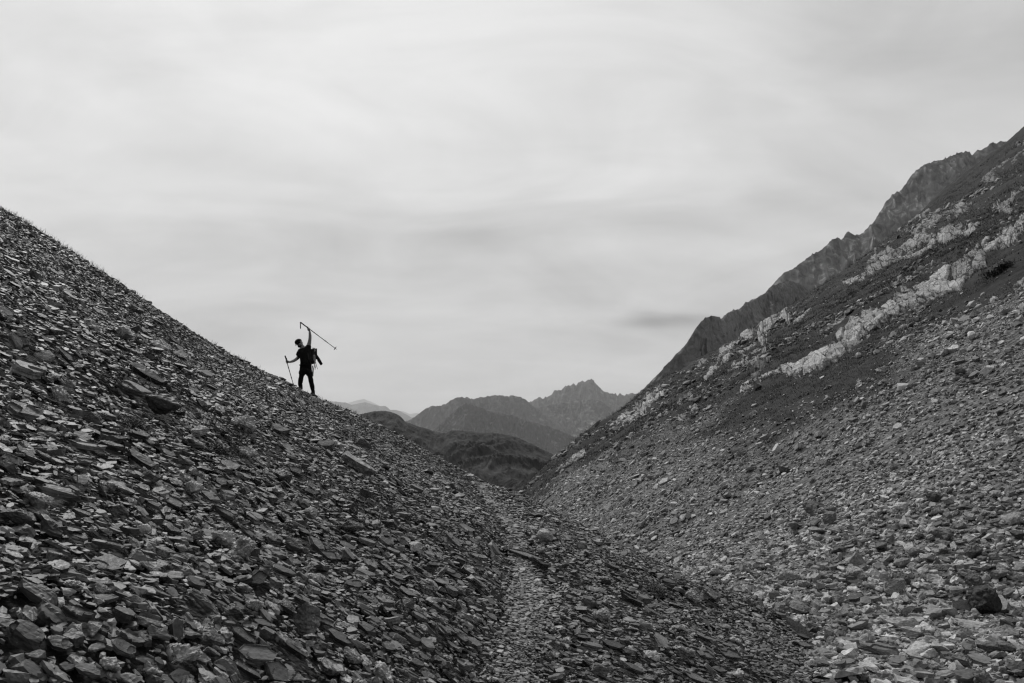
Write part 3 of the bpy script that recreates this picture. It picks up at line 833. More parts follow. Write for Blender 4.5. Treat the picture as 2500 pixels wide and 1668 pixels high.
def more(count, boxes, size_at, zf, F, mat, family, marks, right):
    done = 0; tries = 0
    while done < count and tries < count * 60:
        tries += 1
        b = boxes[r8.integers(0, len(boxes))]
        u, v = r8.uniform(b[0], b[2]), r8.uniform(b[1], b[3])
        if not right:
            if v < np.interp(u, LC_U, LC_V) + 30: continue
        else:
            if u < 2080 and v > np.interp(u, LC_U, LC_V) - 12: continue
        px = size_at(u, v) * r8.uniform(.75, 1.35)
        if any(math.hypot(u - a, (v - c) * 1.3) < r + px * .5 for a, c, r in TAKEN): continue
        p = hit(zf, u, v)[0]
        if not right and path_dist(p[None, 0], p[None, 1])[0] < .42: continue
        kind = r8.choice([K, B, C], p=[.3, .62, .08] if right else [.74, .16, .1])
        wid = r8.uniform(.38, .8) if kind == K else r8.uniform(.6, .9)
        thk = r8.uniform(.14, .26) if kind == K else r8.uniform(.42, .65)
        ang = r8.normal(2, 26) if right else r8.normal(18, 15)
        tone = float(np.clip(.24 * math.exp(r8.normal(0, .5)), .07, .5)) if right else float(np.clip(.09 * math.exp(r8.normal(0, .36)), .04, .22))
        lich = r8.uniform(.6, .85) if kind == C else (r8.uniform(.15, .5) if r8.uniform() < .3 else 0)
        if kind == C: tone = max(tone, .15)
        lab = auto_label(u, v, tone, kind, wid, px, marks, right)
        if lab is None: continue
        p, c, R, L = place_stone(zf, F, u, v, px, wid, thk, ang, abs(r8.normal(.2, .15)))
        sh = {K: slate_shape, B: block_shape, C: crust_shape}[kind](r8, 3 if px > 38 else 2)
        dims = np.array([L, L * wid, L * thk]) / np.ptp(sh[0], axis=0)
        o = stone_object(KIND_NAME[kind], sh, c, R, dims, tone, lich, mat, r8)
        tag(o, lab, 'slab' if kind == K else 'rock', family)
        TAKEN.append((u, v, px * .42)); done += 1
    return done

a = more(150, [(5, 760, 520, 1110), (0, 1050, 950, 1340), (0, 1300, 1000, 1660), (0, 1200, 700, 1660), (950, 1300, 1180, 1660), (1420, 1430, 1800, 1660)],
         lambda u, v: np.interp(v, [700, 900, 1100, 1300, 1668], [22, 36, 44, 48, 58]) * np.interp(u, [0, 500, 900, 1300, 1800], [1.1, .95, .8, .72, .8]),
         z_left, FL, M['slate'], 'large stones on the slate slope', MARKS[:len(LANDMARKS)], False)
b = more(75, [(2050, 1500, 2500, 1660), (2050, 1380, 2500, 1560), (1950, 1250, 2500, 1500), (2200, 1200, 2500, 1420)],
         lambda u, v: np.interp(v, [1200, 1350, 1500, 1668], [20, 28, 38, 42]),
         z_right, FR, M['debris'], 'large stones on the opposite hillside', MARKS[len(LANDMARKS):], True)
print('more stones', a, b)
# ------------------------------------------------------------------ loose stones
def left_points(n_per_m2, rmin, rmax, r):
    x0, x1, y0, y1 = -17., 6., .8, min(28., rmax)
    x0 = max(x0, -rmax)
    N = int(n_per_m2 * (x1 - x0) * (y1 - y0))
    x = r.uniform(x0, x1, N); y = r.uniform(y0, y1, N)
    rr = np.hypot(x, y)
    k = (rr < rmax * r.uniform(.8, 1.0, N)) & (rr > rmin) & (np.abs(x) < .74 * y + .6)
    x, y = x[k], y[k]; z = FL.z(x, y)
    p = np.stack([x, y, z], -1); u, v, f = project(p)
    k = in_view(p) & (y < np.interp(u, LC_U, LC_Y) + 1.3) & (z > FR.z(x, y) - .06)
    return p[k]

def right_points(n_per_m2, rmin, rmax, r, turf_keep=.02):
    t0, t1 = -.06, .62
    N = int(n_per_m2 * .5 * (t1 - t0) * (rmax ** 2 - rmin ** 2))
    rr = np.sqrt(r.uniform(rmin ** 2, rmax ** 2, N)); th = r.uniform(t0, t1, N)
    k = rr < rmax * r.uniform(.78, 1.0, N)
    x, y = (rr * np.sin(th))[k], (rr * np.cos(th))[k]
    t = turf_amount(x, y)
    k = r.uniform(0, 1, len(x)) < np.maximum(1 - t * 1.25, turf_keep)
    x, y = x[k], y[k]; z = FR.z(x, y)
    p = np.stack([x, y, z], -1); u, v, f = project(p)
    k = in_view(p) & (y < np.interp(u, RC_U, RC_Y) + 4) & (z > FL.z(x, y) - .06) & ((u > 2080) | (v < np.interp(u, LC_U, LC_V) + 45))
    return p[k]

def clear(p, Ls):
    """True where no single large stone already lies, nor is one smothered from the downhill side"""
    keep = np.ones(len(p), bool)
    for c, L in FOOT:
        ii = np.where(np.abs(p[:, 1] - c[1]) < 1.3 * L)[0]
        q = p[ii] - c
        d = c - np.array([0, 0, EYE]); d /= np.linalg.norm(d)
        a = q @ d; lat = np.sqrt(np.maximum((q ** 2).sum(1) - a * a, 0))
        bad = ((q ** 2).sum(1) < (.42 * L) ** 2) | ((lat < .5 * L) & (a < .3 * L) & (a > -1.2 * L) & (Ls[ii] > .3 * L))
        keep[ii[bad]] = False
    return keep

def left_look(n, r, p):
    tone = np.clip(.092 * np.exp(r.normal(0, .52, n)), .02, .3)
    # more pale stones in drifts
    drift = smooth(.1, .6, fbm(p[:, 0] / 1.7, p[:, 1] / 1.7, 0, 3, 77))
    up = r.uniform(0, 1, n) < .05 + .12 * drift
    tone[up] = r.uniform(.12, .28, up.sum())
    lich = np.where(r.uniform(0, 1, n) < .2 + .25 * drift, r.uniform(.15, .55, n), 0.0)
    return tone, lich

def right_look(n, r, p):
    drift = fbm(p[:, 0] / 9., p[:, 1] / 3.5, 0, 4, 78)
    tone = np.clip(.28 * np.exp(r.normal(0, .62, n) + .4 * drift), .03, .55)
    lich = np.where(r.uniform(0, 1, n) < .2, r.uniform(.1, .4, n), 0.0)
    return tone, lich

def lay(p, n, size, r, tilt_sd, head_sd, sink, flat=0.0):
    """frames and raised centres for stones of the given sizes"""
    N = len(p)
    head = r.normal(0, head_sd, N) + np.where(r.uniform(0, 1, N) < .5, PI, 0)
    tilt = r.normal(0, tilt_sd, (N, 2))
    wild = r.uniform(0, 1, N) < .14
    tilt[wild] *= 2.6
    tilt[:, 0] -= flat          # lean back towards the level, like shingles
    R = frames(n, head, tilt)
    c = p + n * (size[:, 2:] * (.5 - sink) + r.uniform(-.02, .16, (N, 1)) * size[:, :1] * .55)
    return c, R

def sizes(a, b, n, r, power=2.0):
    t = r.uniform(0, 1, n); L = (a ** (1 - power) + t * (b ** (1 - power) - a ** (1 - power))) ** (1 / (1 - power))
    return L

def left_set(density, a, b, rmin, rmax, level, r):
    p = left_points(density, rmin, rmax, r)
    d = path_dist(p[:, 0], p[:, 1])
    L = sizes(a, b, len(p), r)
    k = d > (.2 + np.minimum(L, .3) * .7) * r.uniform(.45, 1.15, len(p))
    k &= clear(p, L)
    p, L = p[k], L[k]
    sets = []
    kind = r.uniform(0, 1, len(p))
    for fam, m in (('slate', kind < .84), ('block', (kind >= .84) & (kind < .93)), ('crust', kind >= .93)):
        q = p[m]; n = len(q)
        if not n: continue
        s = L[m][:, None] * np.ones(3)
        if fam == 'slate': s = s * np.stack([np.ones(n), r.uniform(.75, 1.15, n), r.uniform(.7, 1.6, n)], -1)
        else: s = s * .72
        nn = FL.n(q[:, 0], q[:, 1])
        hz = .5 if fam == 'block' else .2
        c, R = lay(q, nn, s * np.array([1, .7, hz]), r, .20, .75, .25, .14)
        tone, lich = left_look(n, r, q)
        big = (L[m] > .14) & (q[:, 1] < 8); tone[big] = np.minimum(tone[big], .11)
        if fam == 'crust': lich = r.uniform(.4, .9, n); tone = np.maximum(tone, r.uniform(.08, .3, n))
        sets.append(pour('', SHAPES[fam][level], level, c, R, s, tone, lich, None, r))
    return sets

def right_set(density, a, b, rmin, rmax, level, r, turf_keep=.02):
    p = right_points(density, rmin, rmax, r, turf_keep)
    L = sizes(a, b, len(p), r, 2.4)
    k = clear(p, L); p, L = p[k], L[k]
    sets = []
    kind = r.uniform(0, 1, len(p))
    for fam, m in (('slate', kind < .42), ('block', (kind >= .42) & (kind < .93)), ('crust', kind >= .93)):
        q = p[m]; n = len(q)
        if not n: continue
        s = L[m][:, None] * (np.ones(3) if fam == 'slate' else .8 * np.ones(3))
        if fam == 'slate': s = s * np.array([1, 1, 1.5])
        nn = FR.n(q[:, 0], q[:, 1])
        c, R = lay(q, nn, s * np.array([1, .7, .25 if fam == 'slate' else .5]), r, .3, 1.2, .3, .06)
        tone, lich = right_look(n, r, q)
        sets.append(pour('', SHAPES[fam][level], level, c, R, s, tone, lich, None, r))
    return sets

r6 = np.random.default_rng(21)
S = []
S += left_set(1100, .022, .045, 0, 6.5, 0, r6)
S += left_set(330, .045, .08, 0, 12.5, 1, r6)
S += left_set(360, .055, .09, 11.0, 30, 0, r6)
S += left_set(85, .08, .14, 0, 9.0, 2, r6)
S += left_set(55, .08, .14, 9.0, 30, 1, r6)
S += left_set(12, .13, .2, 5.2, 10.0, 2, r6)
S += left_set(45, .09, .135, 0, 6.0, 2, r6)
S += left_set(4.5, .14, .26, 10.0, 30, 1, r6)
arr = join_stones(S)
print('left stones tris', len(arr[1]))
tag(link('slate_rubble', stone_mesh('slate_rubble', arr, M['slate'])), 'dark slate fragments covering the steep slope beside the trail', 'rubble', kind='stuff')

S = []
S += right_set(260, .045, .1, 7, 21, 0, r6)
S += right_set(80, .1, .2, 7, 30, 1, r6)
S += right_set(42, .11, .19, 28, 66, 0, r6)
S += right_set(17, .19, .38, 7, 28, 2, r6)
S += right_set(3.5, .3, .55, 7, 17, 2, r6)
S += right_set(9, .2, .36, 28, 66, 1, r6)
S += right_set(9, .22, .42, 60, 135, 0, r6, .06)
S += right_set(.9, .4, .7, 30, 135, 1, r6, .05)
# blocks that came off the outcrops and lie about in the turf
def turf_rocks(r):
    N = 60000
    rr = 30 * (165 / 30.) ** r.uniform(0, 1, N); th = r.uniform(-.05, .62, N)
    x, y = rr * np.sin(th), rr * np.cos(th)
    k = (turf_amount(x, y) > .35) & (fbm(x / 7., y / 9., 0, 4, 61) > .14 + .3 * r.uniform(0, 1, N))
    x, y = x[k], y[k]; p = np.stack([x, y, FR.z(x, y)], -1)
    u, v, f = project(p); k = in_view(p) & (y < np.interp(u, RC_U, RC_Y) + 4); p = p[k]
    L = sizes(.16, 1.1, len(p), r, 2.6) * np.clip(p[:, 1] / 80, .6, 1.3)
    s = L[:, None] * np.ones(3)
    c, R = lay(p, FR.n(p[:, 0], p[:, 1]), s * np.array([1, .7, .4]), r, .3, 1.2, .4)
    tone, lich = right_look(len(p), r, p); tone = tone * .75
    return pour('', SHAPES['block'][1], 1, c, R, s, tone, lich, None, r)
S.append(turf_rocks(r6))
arr = join_stones(S)
print('right stones tris', len(arr[1]))
tag(link('limestone_rubble', stone_mesh('limestone_rubble', arr, M['debris'])), 'pale grey broken stones covering the opposite hillside and gully', 'rubble', kind='stuff')

# fine chips on the trail
def path_chips(r):
    k = r.integers(0, len(pz) - 1, 16000); w = np.clip(r.normal(0, .5, 16000), -1.25, 1.25)
    c = pxy[:, 5]; a = (pxy[:, -1] - pxy[:, 0]) / 2
    f = r.uniform(0, 1, (16000, 1))
    q = c[k] * (1 - f) + c[k + 1] * f + a[k] * w[:, None]
    # fewer per metre far away is fine, they shrink to grain
    p = np.stack([q[:, 0], q[:, 1], FL.z(q[:, 0], q[:, 1]) + .012], -1)
    L = sizes(.02, .1, len(p), r, 2.1) * np.clip(q[:, 1] / 7, .9, 1.7)
    s = L[:, None] * np.ones(3)
    nn = FL.n(q[:, 0], q[:, 1]); nn = nn * .3 + np.array([0, 0, .7]); nn /= np.linalg.norm(nn, axis=1, keepdims=True)
    cc, R = lay(p, nn, s * np.array([1, .7, .2]), r, .1, 2., .3)
    tone = np.clip(.115 * np.exp(r.normal(0, .5, len(p))), .04, .35)
    return pour('', SHAPES['slate'][0], 0, cc, R, s, tone, np.where(r.uniform(0, 1, len(p)) < .1, .4, 0), None, r)
tag(link('trail_gravel', stone_mesh('trail_gravel', path_chips(r6), M['slate'])), 'trodden fine slate gravel along the narrow trail', 'gravel', kind='stuff')
# ------------------------------------------------------------------ bedrock showing through the turf of the right hillside
def along(poly, t):
    p = np.array(poly, float); d = np.r_[0, np.cumsum(np.hypot(*np.diff(p, axis=0).T))]; d /= d[-1]
    return np.interp(t, d, p[:, 0]), np.interp(t, d, p[:, 1])

def outcrop(upper, lower, label, tone=.36, high=.3, block=.55, gaps=.1, seed=0, nu=300, nv=70, group='pale rock outcrops on the turf slope', streak=0.0):
    tu = np.linspace(0, 1, 60)
    A = hit(z_right, *along(upper, tu), 12.0); Bp = hit(z_right, *along(lower, tu), 12.0)
    s = np.linspace(0, 1, nu); w = np.linspace(-.12, 1.12, nv)
    a = np.stack([np.interp(s, tu, A[:, i]) for i in range(3)], -1); b = np.stack([np.interp(s, tu, Bp[:, i]) for i in range(3)], -1)
    P = b[:, None] * (1 - w)[None, :, None] + a[:, None] * w[None, :, None]        # w: 0 lower edge, 1 upper edge
    x, y = P[..., 0], P[..., 1]; z = FR.z(x, y)
    n = FR.n(x, y)
    # the slope is seen at a grazing angle: measure the outcrop's breadth square to the line of sight
    ua, va, fa = project(a); ub, vb, fb = project(b)
    Wd = (np.hypot(ua - ub, va - vb) * (fa + fb) / 2 / FPX)[:, None]; Wm = max(float(np.median(Wd)), .3)
    wm = w[None] * Wd
    um, vm, fm = project((a + b) / 2)
    La = np.r_[0, np.cumsum(np.hypot(np.diff(um), np.diff(vm)) * (fm[1:] + fm[:-1]) / 2 / FPX)][:, None] * np.ones(nv)
    bl = block * Wm
    q1 = .25 * fbm(La / bl, wm / bl, 0, 3, seed + 4)
    f1, f2, rn, dx, dy = cells(La / bl / 2.1 + q1 + .5 * wm / bl, wm / bl + q1, seed)
    g1, g2, rm, ex, ey = cells(La / bl * 1.3 + q1 * 2, wm / bl * 2.3 + q1, seed + 9)
    edge = np.minimum((np.minimum(w[None], 1 - w[None]) + .01) * Wd / Wm, np.minimum(s, 1 - s)[:, None] * La[-1, 0] / Wm * .5)
    edge = edge + .3 * fbm((La + .4 * wm) / bl / 2.4, wm / bl / .6, 0, 5, seed + 2, .62)
    body = smooth(-.1, .1, edge)
    H = high * Wm * .52
    h = .45 + .7 * rn + 1.0 * (dx * (rn - .5) * 2 + dy * (.9 - rn)) + .32 * (rm - .5) + .3 * (ey * (rm - .2))
    h -= 1.2 * smooth(.12, .0, f2 - f1) + .4 * smooth(.07, 0, g2 - g1)
    h += .4 * fbm((La + .6 * wm) / bl * 1.3, wm / bl * 4., 0, 5, seed + 6, .6)
    if streak: h += streak * (ridged(La / bl * 3.2 + .4 * wm / bl, wm / bl * .5, 4, seed + 11) - .5)
    h = H * h * body - (1 - body) * (.4 * H + .08)
    if gaps: h -= H * 1.7 * smooth(.12 - gaps, .34 - gaps, -fbm((La + .5 * wm) / bl / 2.2, wm / bl / .8, 0, 4, seed + 15))
    push = n + np.array([-.3, -.2, .1])
    Q = np.stack([x, y, z], -1) + push * h[..., None]
    tn = tone * 1.12 * (.62 + .55 * rn + .3 * (rm - .5)) * (1 - .5 * smooth(.06, 0, f2 - f1))
    me = make_mesh('rock_outcrop', Q.reshape(-1, 3), quads=grid_quads(nu, nv), mat=M['outcrop'], attrs={'tone': ('FLOAT', tn)})
    return tag(link('rock_outcrop', me), label, 'outcrop', group)

outcrop([(1906, 900), (1925, 888), (1945, 885)], [(1906, 912), (1922, 918), (1944, 926)], 'stubby pale rock knob at the lower end of the long rock band', .4, .35, .6, 0, 3, 90, 60)
outcrop([(1938, 905), (1962, 880), (1977, 867), (1988, 852), (2020, 840), (2051, 816), (2073, 795)], [(1942, 924), (1972, 909), (1998, 897), (2034, 880), (2065, 862), (2085, 845), (2100, 836)], 'rounded pale slabs in the lower middle of the long rock band', .4, .28, .5, 0, 4)
outcrop([(2045, 822), (2073, 795), (2088, 775), (2105, 763), (2137, 753), (2169, 742), (2182, 728), (2200, 710), (2230, 704)], [(2072, 860), (2098, 838), (2122, 812), (2150, 802), (2185, 772), (2205, 758), (2232, 745), (2258, 738), (2280, 728)], 'widest cracked block section in the middle of the long rock band', .38, .3, .42, 0, 5, 380, 80)
outcrop([(2232, 706), (2256, 693), (2298, 661), (2335, 640), (2373, 616), (2388, 604)], [(2268, 735), (2300, 722), (2341, 702), (2373, 670), (2385, 655), (2408, 640)], 'smooth pale slab section in the upper half of the long rock band', .4, .2, .8, 0, 6)
outcrop([(2380, 610), (2394, 593), (2425, 580), (2458, 557), (2480, 538), (2510, 515)], [(2392, 645), (2405, 638), (2440, 610), (2468, 592), (2490, 575), (2520, 556)], 'split rock ribs at the top end of the long rock band', .4, .24, .45, .12, 7)
outcrop([(1696, 952), (1712, 935), (1732, 901), (1760, 858), (1785, 843), (1806, 826), (1849, 790), (1881, 766), (1912, 748), (1930, 745)], [(1704, 952), (1724, 930), (1752, 905), (1783, 876), (1828, 858), (1850, 842), (1870, 826), (1893, 806), (1910, 790), (1936, 768)], 'ragged pale rock band nearest the skyline on the lower hillside', .4, .25, .5, .07, 8, 380, 70)
outcrop([(1776, 905), (1795, 885), (1822, 868), (1850, 855), (1868, 846), (1884, 846)], [(1780, 912), (1806, 902), (1830, 893), (1848, 880), (1864, 870), (1884, 852)], 'narrow pale rib between the skyline band and the long rock band', .37, .28, .55, .03, 9, 220, 50)
outcrop([(1840, 898), (1850, 880), (1862, 873), (1880, 874)], [(1835, 920), (1850, 915), (1866, 900), (1884, 890)], 'grey darker rock knob beside the narrow pale rib', .17, .3, .6, 0, 10, 90, 60)
outcrop([(1808, 948), (1826, 930), (1850, 920), (1872, 910), (1906, 898)], [(1808, 960), (1830, 952), (1852, 940), (1880, 920), (1908, 914)], 'low pale rock wall under the grey darker rock knob', .4, .3, .6, -.05, 11, 180, 50)
outcrop([(2108, 655), (2128, 630), (2160, 608), (2185, 596), (2234, 556), (2262, 545), (2285, 538)], [(2118, 672), (2145, 663), (2170, 650), (2200, 629), (2232, 612), (2262, 590), (2288, 575)], 'big rough slab field below the skyline, lower part', .3, .16, .32, .17, 12, 360, 90)
outcrop([(2190, 630), (2215, 612), (2240, 600), (2268, 585), (2284, 580)], [(2200, 634), (2232, 626), (2256, 620), (2272, 606), (2288, 592)], 'small stepped ledge along the lower rim of the rough slab field', .34, .3, .5, .03, 13, 160, 50)
outcrop([(2240, 552), (2275, 525), (2309, 508), (2338, 495), (2362, 488), (2376, 478)], [(2262, 560), (2290, 550), (2318, 540), (2346, 528), (2366, 512), (2382, 496)], 'big rough slab field below the skyline, upper part', .27, .16, .35, .17, 14, 300, 80)
outcrop([(2288, 560), (2310, 550), (2330, 546), (2358, 546), (2394, 543)], [(2286, 596), (2312, 592), (2330, 584), (2360, 570), (2394, 550)], 'smooth tongue-shaped slab pointing up the hillside', .36, .24, .6, .03, 15, 200, 60)
outcrop([(2418, 505), (2436, 486), (2460, 474), (2482, 464), (2508, 455)], [(2424, 519), (2446, 520), (2468, 512), (2490, 496), (2512, 484)], 'pale lobed slab high on the hillside at the right edge', .33, .2, .4, .12, 16, 180, 60)
outcrop([(1488, 1050), (1514, 1016), (1556, 980), (1585, 958), (1602, 944), (1612, 942)], [(1496, 1052), (1530, 1038), (1560, 1025), (1578, 1012), (1600, 985), (1622, 952)], 'finely ribbed pale slab on the skyline low in the notch', .44, .14, .3, -.1, 17, 300, 60, streak=.7)
outcrop([(1352, 1146), (1378, 1127), (1404, 1110), (1428, 1096)], [(1358, 1154), (1384, 1140), (1410, 1122), (1432, 1106)], 'thin pale ledge near the bottom of the notch', .4, .25, .6, -.05, 18, 120, 30)
outcrop([(1656, 1018), (1664, 1006), (1676, 1004)], [(1658, 1030), (1668, 1030), (1678, 1020)], 'lone pale block on turf below the ribbed slab', .38, .5, .9, 0, 19, 50, 40)
outcrop([(1682, 1000), (1690, 982), (1704, 980)], [(1684, 1004), (1696, 1004), (1708, 994)], 'pale block above the lone one on turf', .36, .45, .9, 0, 20, 50, 40)
outcrop([(1650, 980), (1660, 966), (1674, 955), (1686, 950)], [(1652, 992), (1664, 988), (1676, 974), (1690, 962)], 'dark streaked rock step right of the ribbed slab', .2, .3, .5, .03, 21, 90, 50, streak=.4)
outcrop([(2385, 440), (2420, 412), (2462, 385), (2500, 352)], [(2396, 450), (2432, 428), (2470, 402), (2506, 372)], 'grey rough slab just under the skyline at the right edge', .2, .14, .4, .15, 22, 200, 40)
outcrop([(2470, 700), (2484, 688), (2504, 678)], [(2474, 712), (2490, 708), (2508, 700)], 'grey lichened block at the right edge under the long rock band', .22, .4, .7, 0, 23, 60, 40)
outcrop([(2058, 690), (2085, 675), (2114, 666)], [(2064, 700), (2090, 692), (2118, 682)], 'small pale ledge at the lower tip of the rough slab field', .36, .3, .6, .03, 24, 120, 40)
outcrop([(1934, 776), (1955, 760), (1978, 748)], [(1940, 792), (1960, 780), (1984, 762)], 'small broken ledge above the upper end of the skyline band', .36, .3, .5, .08, 25, 120, 40)
outcrop([(2128, 608), (2165, 578), (2200, 550), (2235, 527), (2270, 510)], [(2136, 618), (2172, 592), (2206, 566), (2242, 543), (2276, 526)], 'long grey ledge along the skyline above the rough slab field', .24, .2, .5, .1, 26, 260, 40)
outcrop([(1700, 892), (1722, 868), (1750, 842), (1790, 812)], [(1706, 900), (1728, 878), (1756, 852), (1796, 822)], 'thin grey ledge along the skyline below the rocky buttress', .26, .2, .5, .08, 27, 200, 30)
outcrop([(2000, 812), (2030, 792), (2062, 770)], [(2004, 817), (2034, 799), (2066, 777)], 'thin pale streak of rock just above the long rock band', .32, .3, .6, .05, 28, 120, 24)
# ------------------------------------------------------------------ turf, wisps and small plants
def blades(p, n, length, width, lean, r):
    """one thin bent blade per point: 5 vertices, 3 triangles"""
    N = len(p); a = r.uniform(0, 2 * PI, N)
    d = np.stack([np.cos(a), np.sin(a), np.zeros(N)], -1); sd = np.stack([-d[:, 1], d[:, 0], np.zeros(N)], -1)
    up = n * .5 + np.array([0, 0, .5])
    L = length[:, None]; w = width[:, None]; k = lean[:, None]
    m = p + up * L * .55 + d * L * k * .25; t = p + up * L * .9 + d * L * k
    V = np.stack([p - sd * w, p + sd * w, m - sd * w * .7, m + sd * w * .7, t], 1).reshape(-1, 3)
    i = (np.arange(N) * 5)[:, None]
    T = np.concatenate([i + [[0, 1, 3]], i + [[0, 3, 2]], i + [[2, 3, 4]]], 0)
    return V, T

r11 = np.random.default_rng(909)
def turf():
    N = 60000
    rr = 28 * (170 / 28.) ** r11.uniform(0, 1, N) ** .9; th = r11.uniform(-.05, .62, N)
    x, y = rr * np.sin(th), rr * np.cos(th)
    t = turf_amount(x, y)
    k = (r11.uniform(0, 1, N) < t * 1.1) & (fbm(x / 2.2, y / 3.2, 0, 3, 19) > -.25)
    x, y, rr = x[k], y[k], rr[k]; p = np.stack([x, y, FR.z(x, y) - .02], -1)
    u, v, f = project(p)
    k = in_view(p) & (y < np.interp(u, RC_U, RC_Y) + 5); p = p[k]; rr = rr[k]
    n = FR.n(p[:, 0], p[:, 1])
    m = 7
    q = np.repeat(p, m, 0) + np.repeat(.1 + rr[:, None] * .0012, m, 0) * r11.normal(0, 1, (len(p) * m, 3)) * [1, 1, .1]
    L = r11.uniform(.07, .19, len(q)) * np.repeat(np.clip(rr / 60, .7, 1.5), m)
    return blades(q, np.repeat(n, m, 0), L, L * .07, r11.uniform(.1, .7, len(q)), r11)
V, T = turf()
tag(link('grass', make_mesh('grass', V, tris=T, mat=M['turf_blade'])), 'dark alpine turf covering the upper part of the opposite hillside', 'grass', kind='stuff')

def wisps():
    P = []
    for c in LEFT_CREST[:9]:
        pass
    us = np.concatenate([r11.uniform(0, 1100, 24), r11.normal(135, 14, 7), r11.normal(215, 18, 10), r11.normal(285, 12, 4), r11.normal(60, 20, 5)])
    us = us[(us > -20)]
    Yc = np.interp(us, LC_U, LC_Y); vs_ = np.interp(us, LC_U, LC_V)
    x = (us - 1250) / FPX * Yc * 1.0; y = Yc + r11.normal(-.5, .5, len(us))
    p = np.stack([x, y, FL.z(x, y)], -1)
    m = 5; q = np.repeat(p, m, 0) + r11.normal(0, .03, (len(p) * m, 3)) * [1, 1, 0]
    L = r11.uniform(.05, .2, len(q))
    a = blades(q, FL.n(q[:, 0], q[:, 1]), L, np.full(len(q), .0022), r11.uniform(.05, .6, len(q)), r11)
    # short dark turf caught between the upper stones
    N = 5200
    x = r11.uniform(-13, -1, N); y = r11.uniform(7, 24, N)
    k = (fbm(x / 1.6, y / 1.6, 0, 3, 55) > .18) & (np.abs(x) < .68 * y); x, y = x[k], y[k]
    p = np.stack([x, y, FL.z(x, y) + .01], -1); m = 6
    q = np.repeat(p, m, 0) + r11.normal(0, .04, (len(p) * m, 3)) * [1, 1, 0]
    L = r11.uniform(.05, .13, len(q))
    b = blades(q, FL.n(q[:, 0], q[:, 1]), L, L * .03, r11.uniform(.1, .8, len(q)), r11)
    return np.concatenate([a[0], b[0]]), np.concatenate([a[1], b[1] + len(a[0])])
V, T = wisps()
tag(link('grass', make_mesh('dry_grass', V, tris=T, mat=M['dry_grass'])), 'thin dry grass wisps between the stones of the slate slope and along its crest', 'grass', kind='stuff')

def plant(u, v, width_px, zf, F, label, count=170, tall=.55, name='alpine_plant', group=None, mat='leaf'):
    p = hit(zf, u, v)[0]; s = width_px * p[1] / FPX * .5
    n = F.n(p[0], p[1])
    st = p + n * .02 + np.stack([r11.normal(0, s * .5, count), r11.normal(0, s * .6, count), np.zeros(count)], -1)
    st[:, 2] = F.z(st[:, 0], st[:, 1]) + .02
    V, T = blades(st, np.repeat(n[None], count, 0), r11.uniform(.35, 1.0, count) * s * 2 * tall, np.full(count, s * .022), r11.uniform(.05, .5, count), r11)
    # little leaves up every stem
    m = 7; f = r11.uniform(.25, 1.0, (count, m, 1))
    tip = V.reshape(-1, 5, 3)[:, 4]
    q = (st[:, None] * (1 - f) + tip[:, None] * f).reshape(-1, 3)
    a = r11.uniform(0, 2 * PI, len(q)); e = r11.uniform(-.3, .8, len(q)); l = r11.uniform(.05, .11, len(q))[:, None] * s * 2
    d = np.stack([np.cos(a) * np.cos(e), np.sin(a) * np.cos(e), np.sin(e)], -1); sd = np.stack([-np.sin(a), np.cos(a), 0 * a], -1)
    L = np.stack([q, q + d * l * .5 + sd * l * .25, q + d * l, q + d * l * .5 - sd * l * .25], 1).reshape(-1, 3)
    i = (np.arange(len(q)) * 4)[:, None]; LT = np.concatenate([i + [[0, 1, 2]], i + [[0, 2, 3]]], 0)
    me = make_mesh(name, np.concatenate([V, L]) - p, tris=np.concatenate([T, LT + len(V)]), mat=M[mat])
    tag(link(name, me, None, p), label, 'plant', group)
G = 'small plants among the slates'
plant(325, 1052, 62, z_left, FL, 'low leafy plant growing below the layered dark ledge', 150, .5, group=G)
plant(300, 948, 70, z_left, FL, 'sprig of stonecrop growing above the biggest tilted slab', 120, .3, group=G)
plant(535, 1108, 60, z_left, FL, 'low tuft between the lichen loaf stone and the hollowed pale stone', 150, .35, group=G)
plant(1600, 1445, 56, z_left, FL, 'dry tuft on the bank between trail and gully', 120, .45, group=G)
plant(282, 1578, 26, z_left, FL, 'frail sprout between dark slabs near the bottom edge', 30, .8, group=G)
plant(8, 512, 18, z_left, FL, 'bushy tuft on the crest at the left edge', 140, .7, group=G)
plant(2440, 664, 62, z_right, FR, 'dark low turf mound under the split rock ribs', 220, .26, 'shrub', mat='turf_blade')  # a grassy turf mound, modelled like a low shrub
plant(2150, 905, 30, z_right, FR, 'small dark shrub in debris below the long rock band', 120, .5, 'shrub')
# ------------------------------------------------------------------ valley floor and mountains
fl = make_mesh('valley_floor', [(-50000, -9000, -260), (50000, -9000, -260), (50000, 62000, -260), (-50000, 62000, -260)], quads=[[0, 1, 2, 3]], mat=plain('valley_floor', .06, .9, .1))
tag(link('valley_floor', fl), kind='structure')

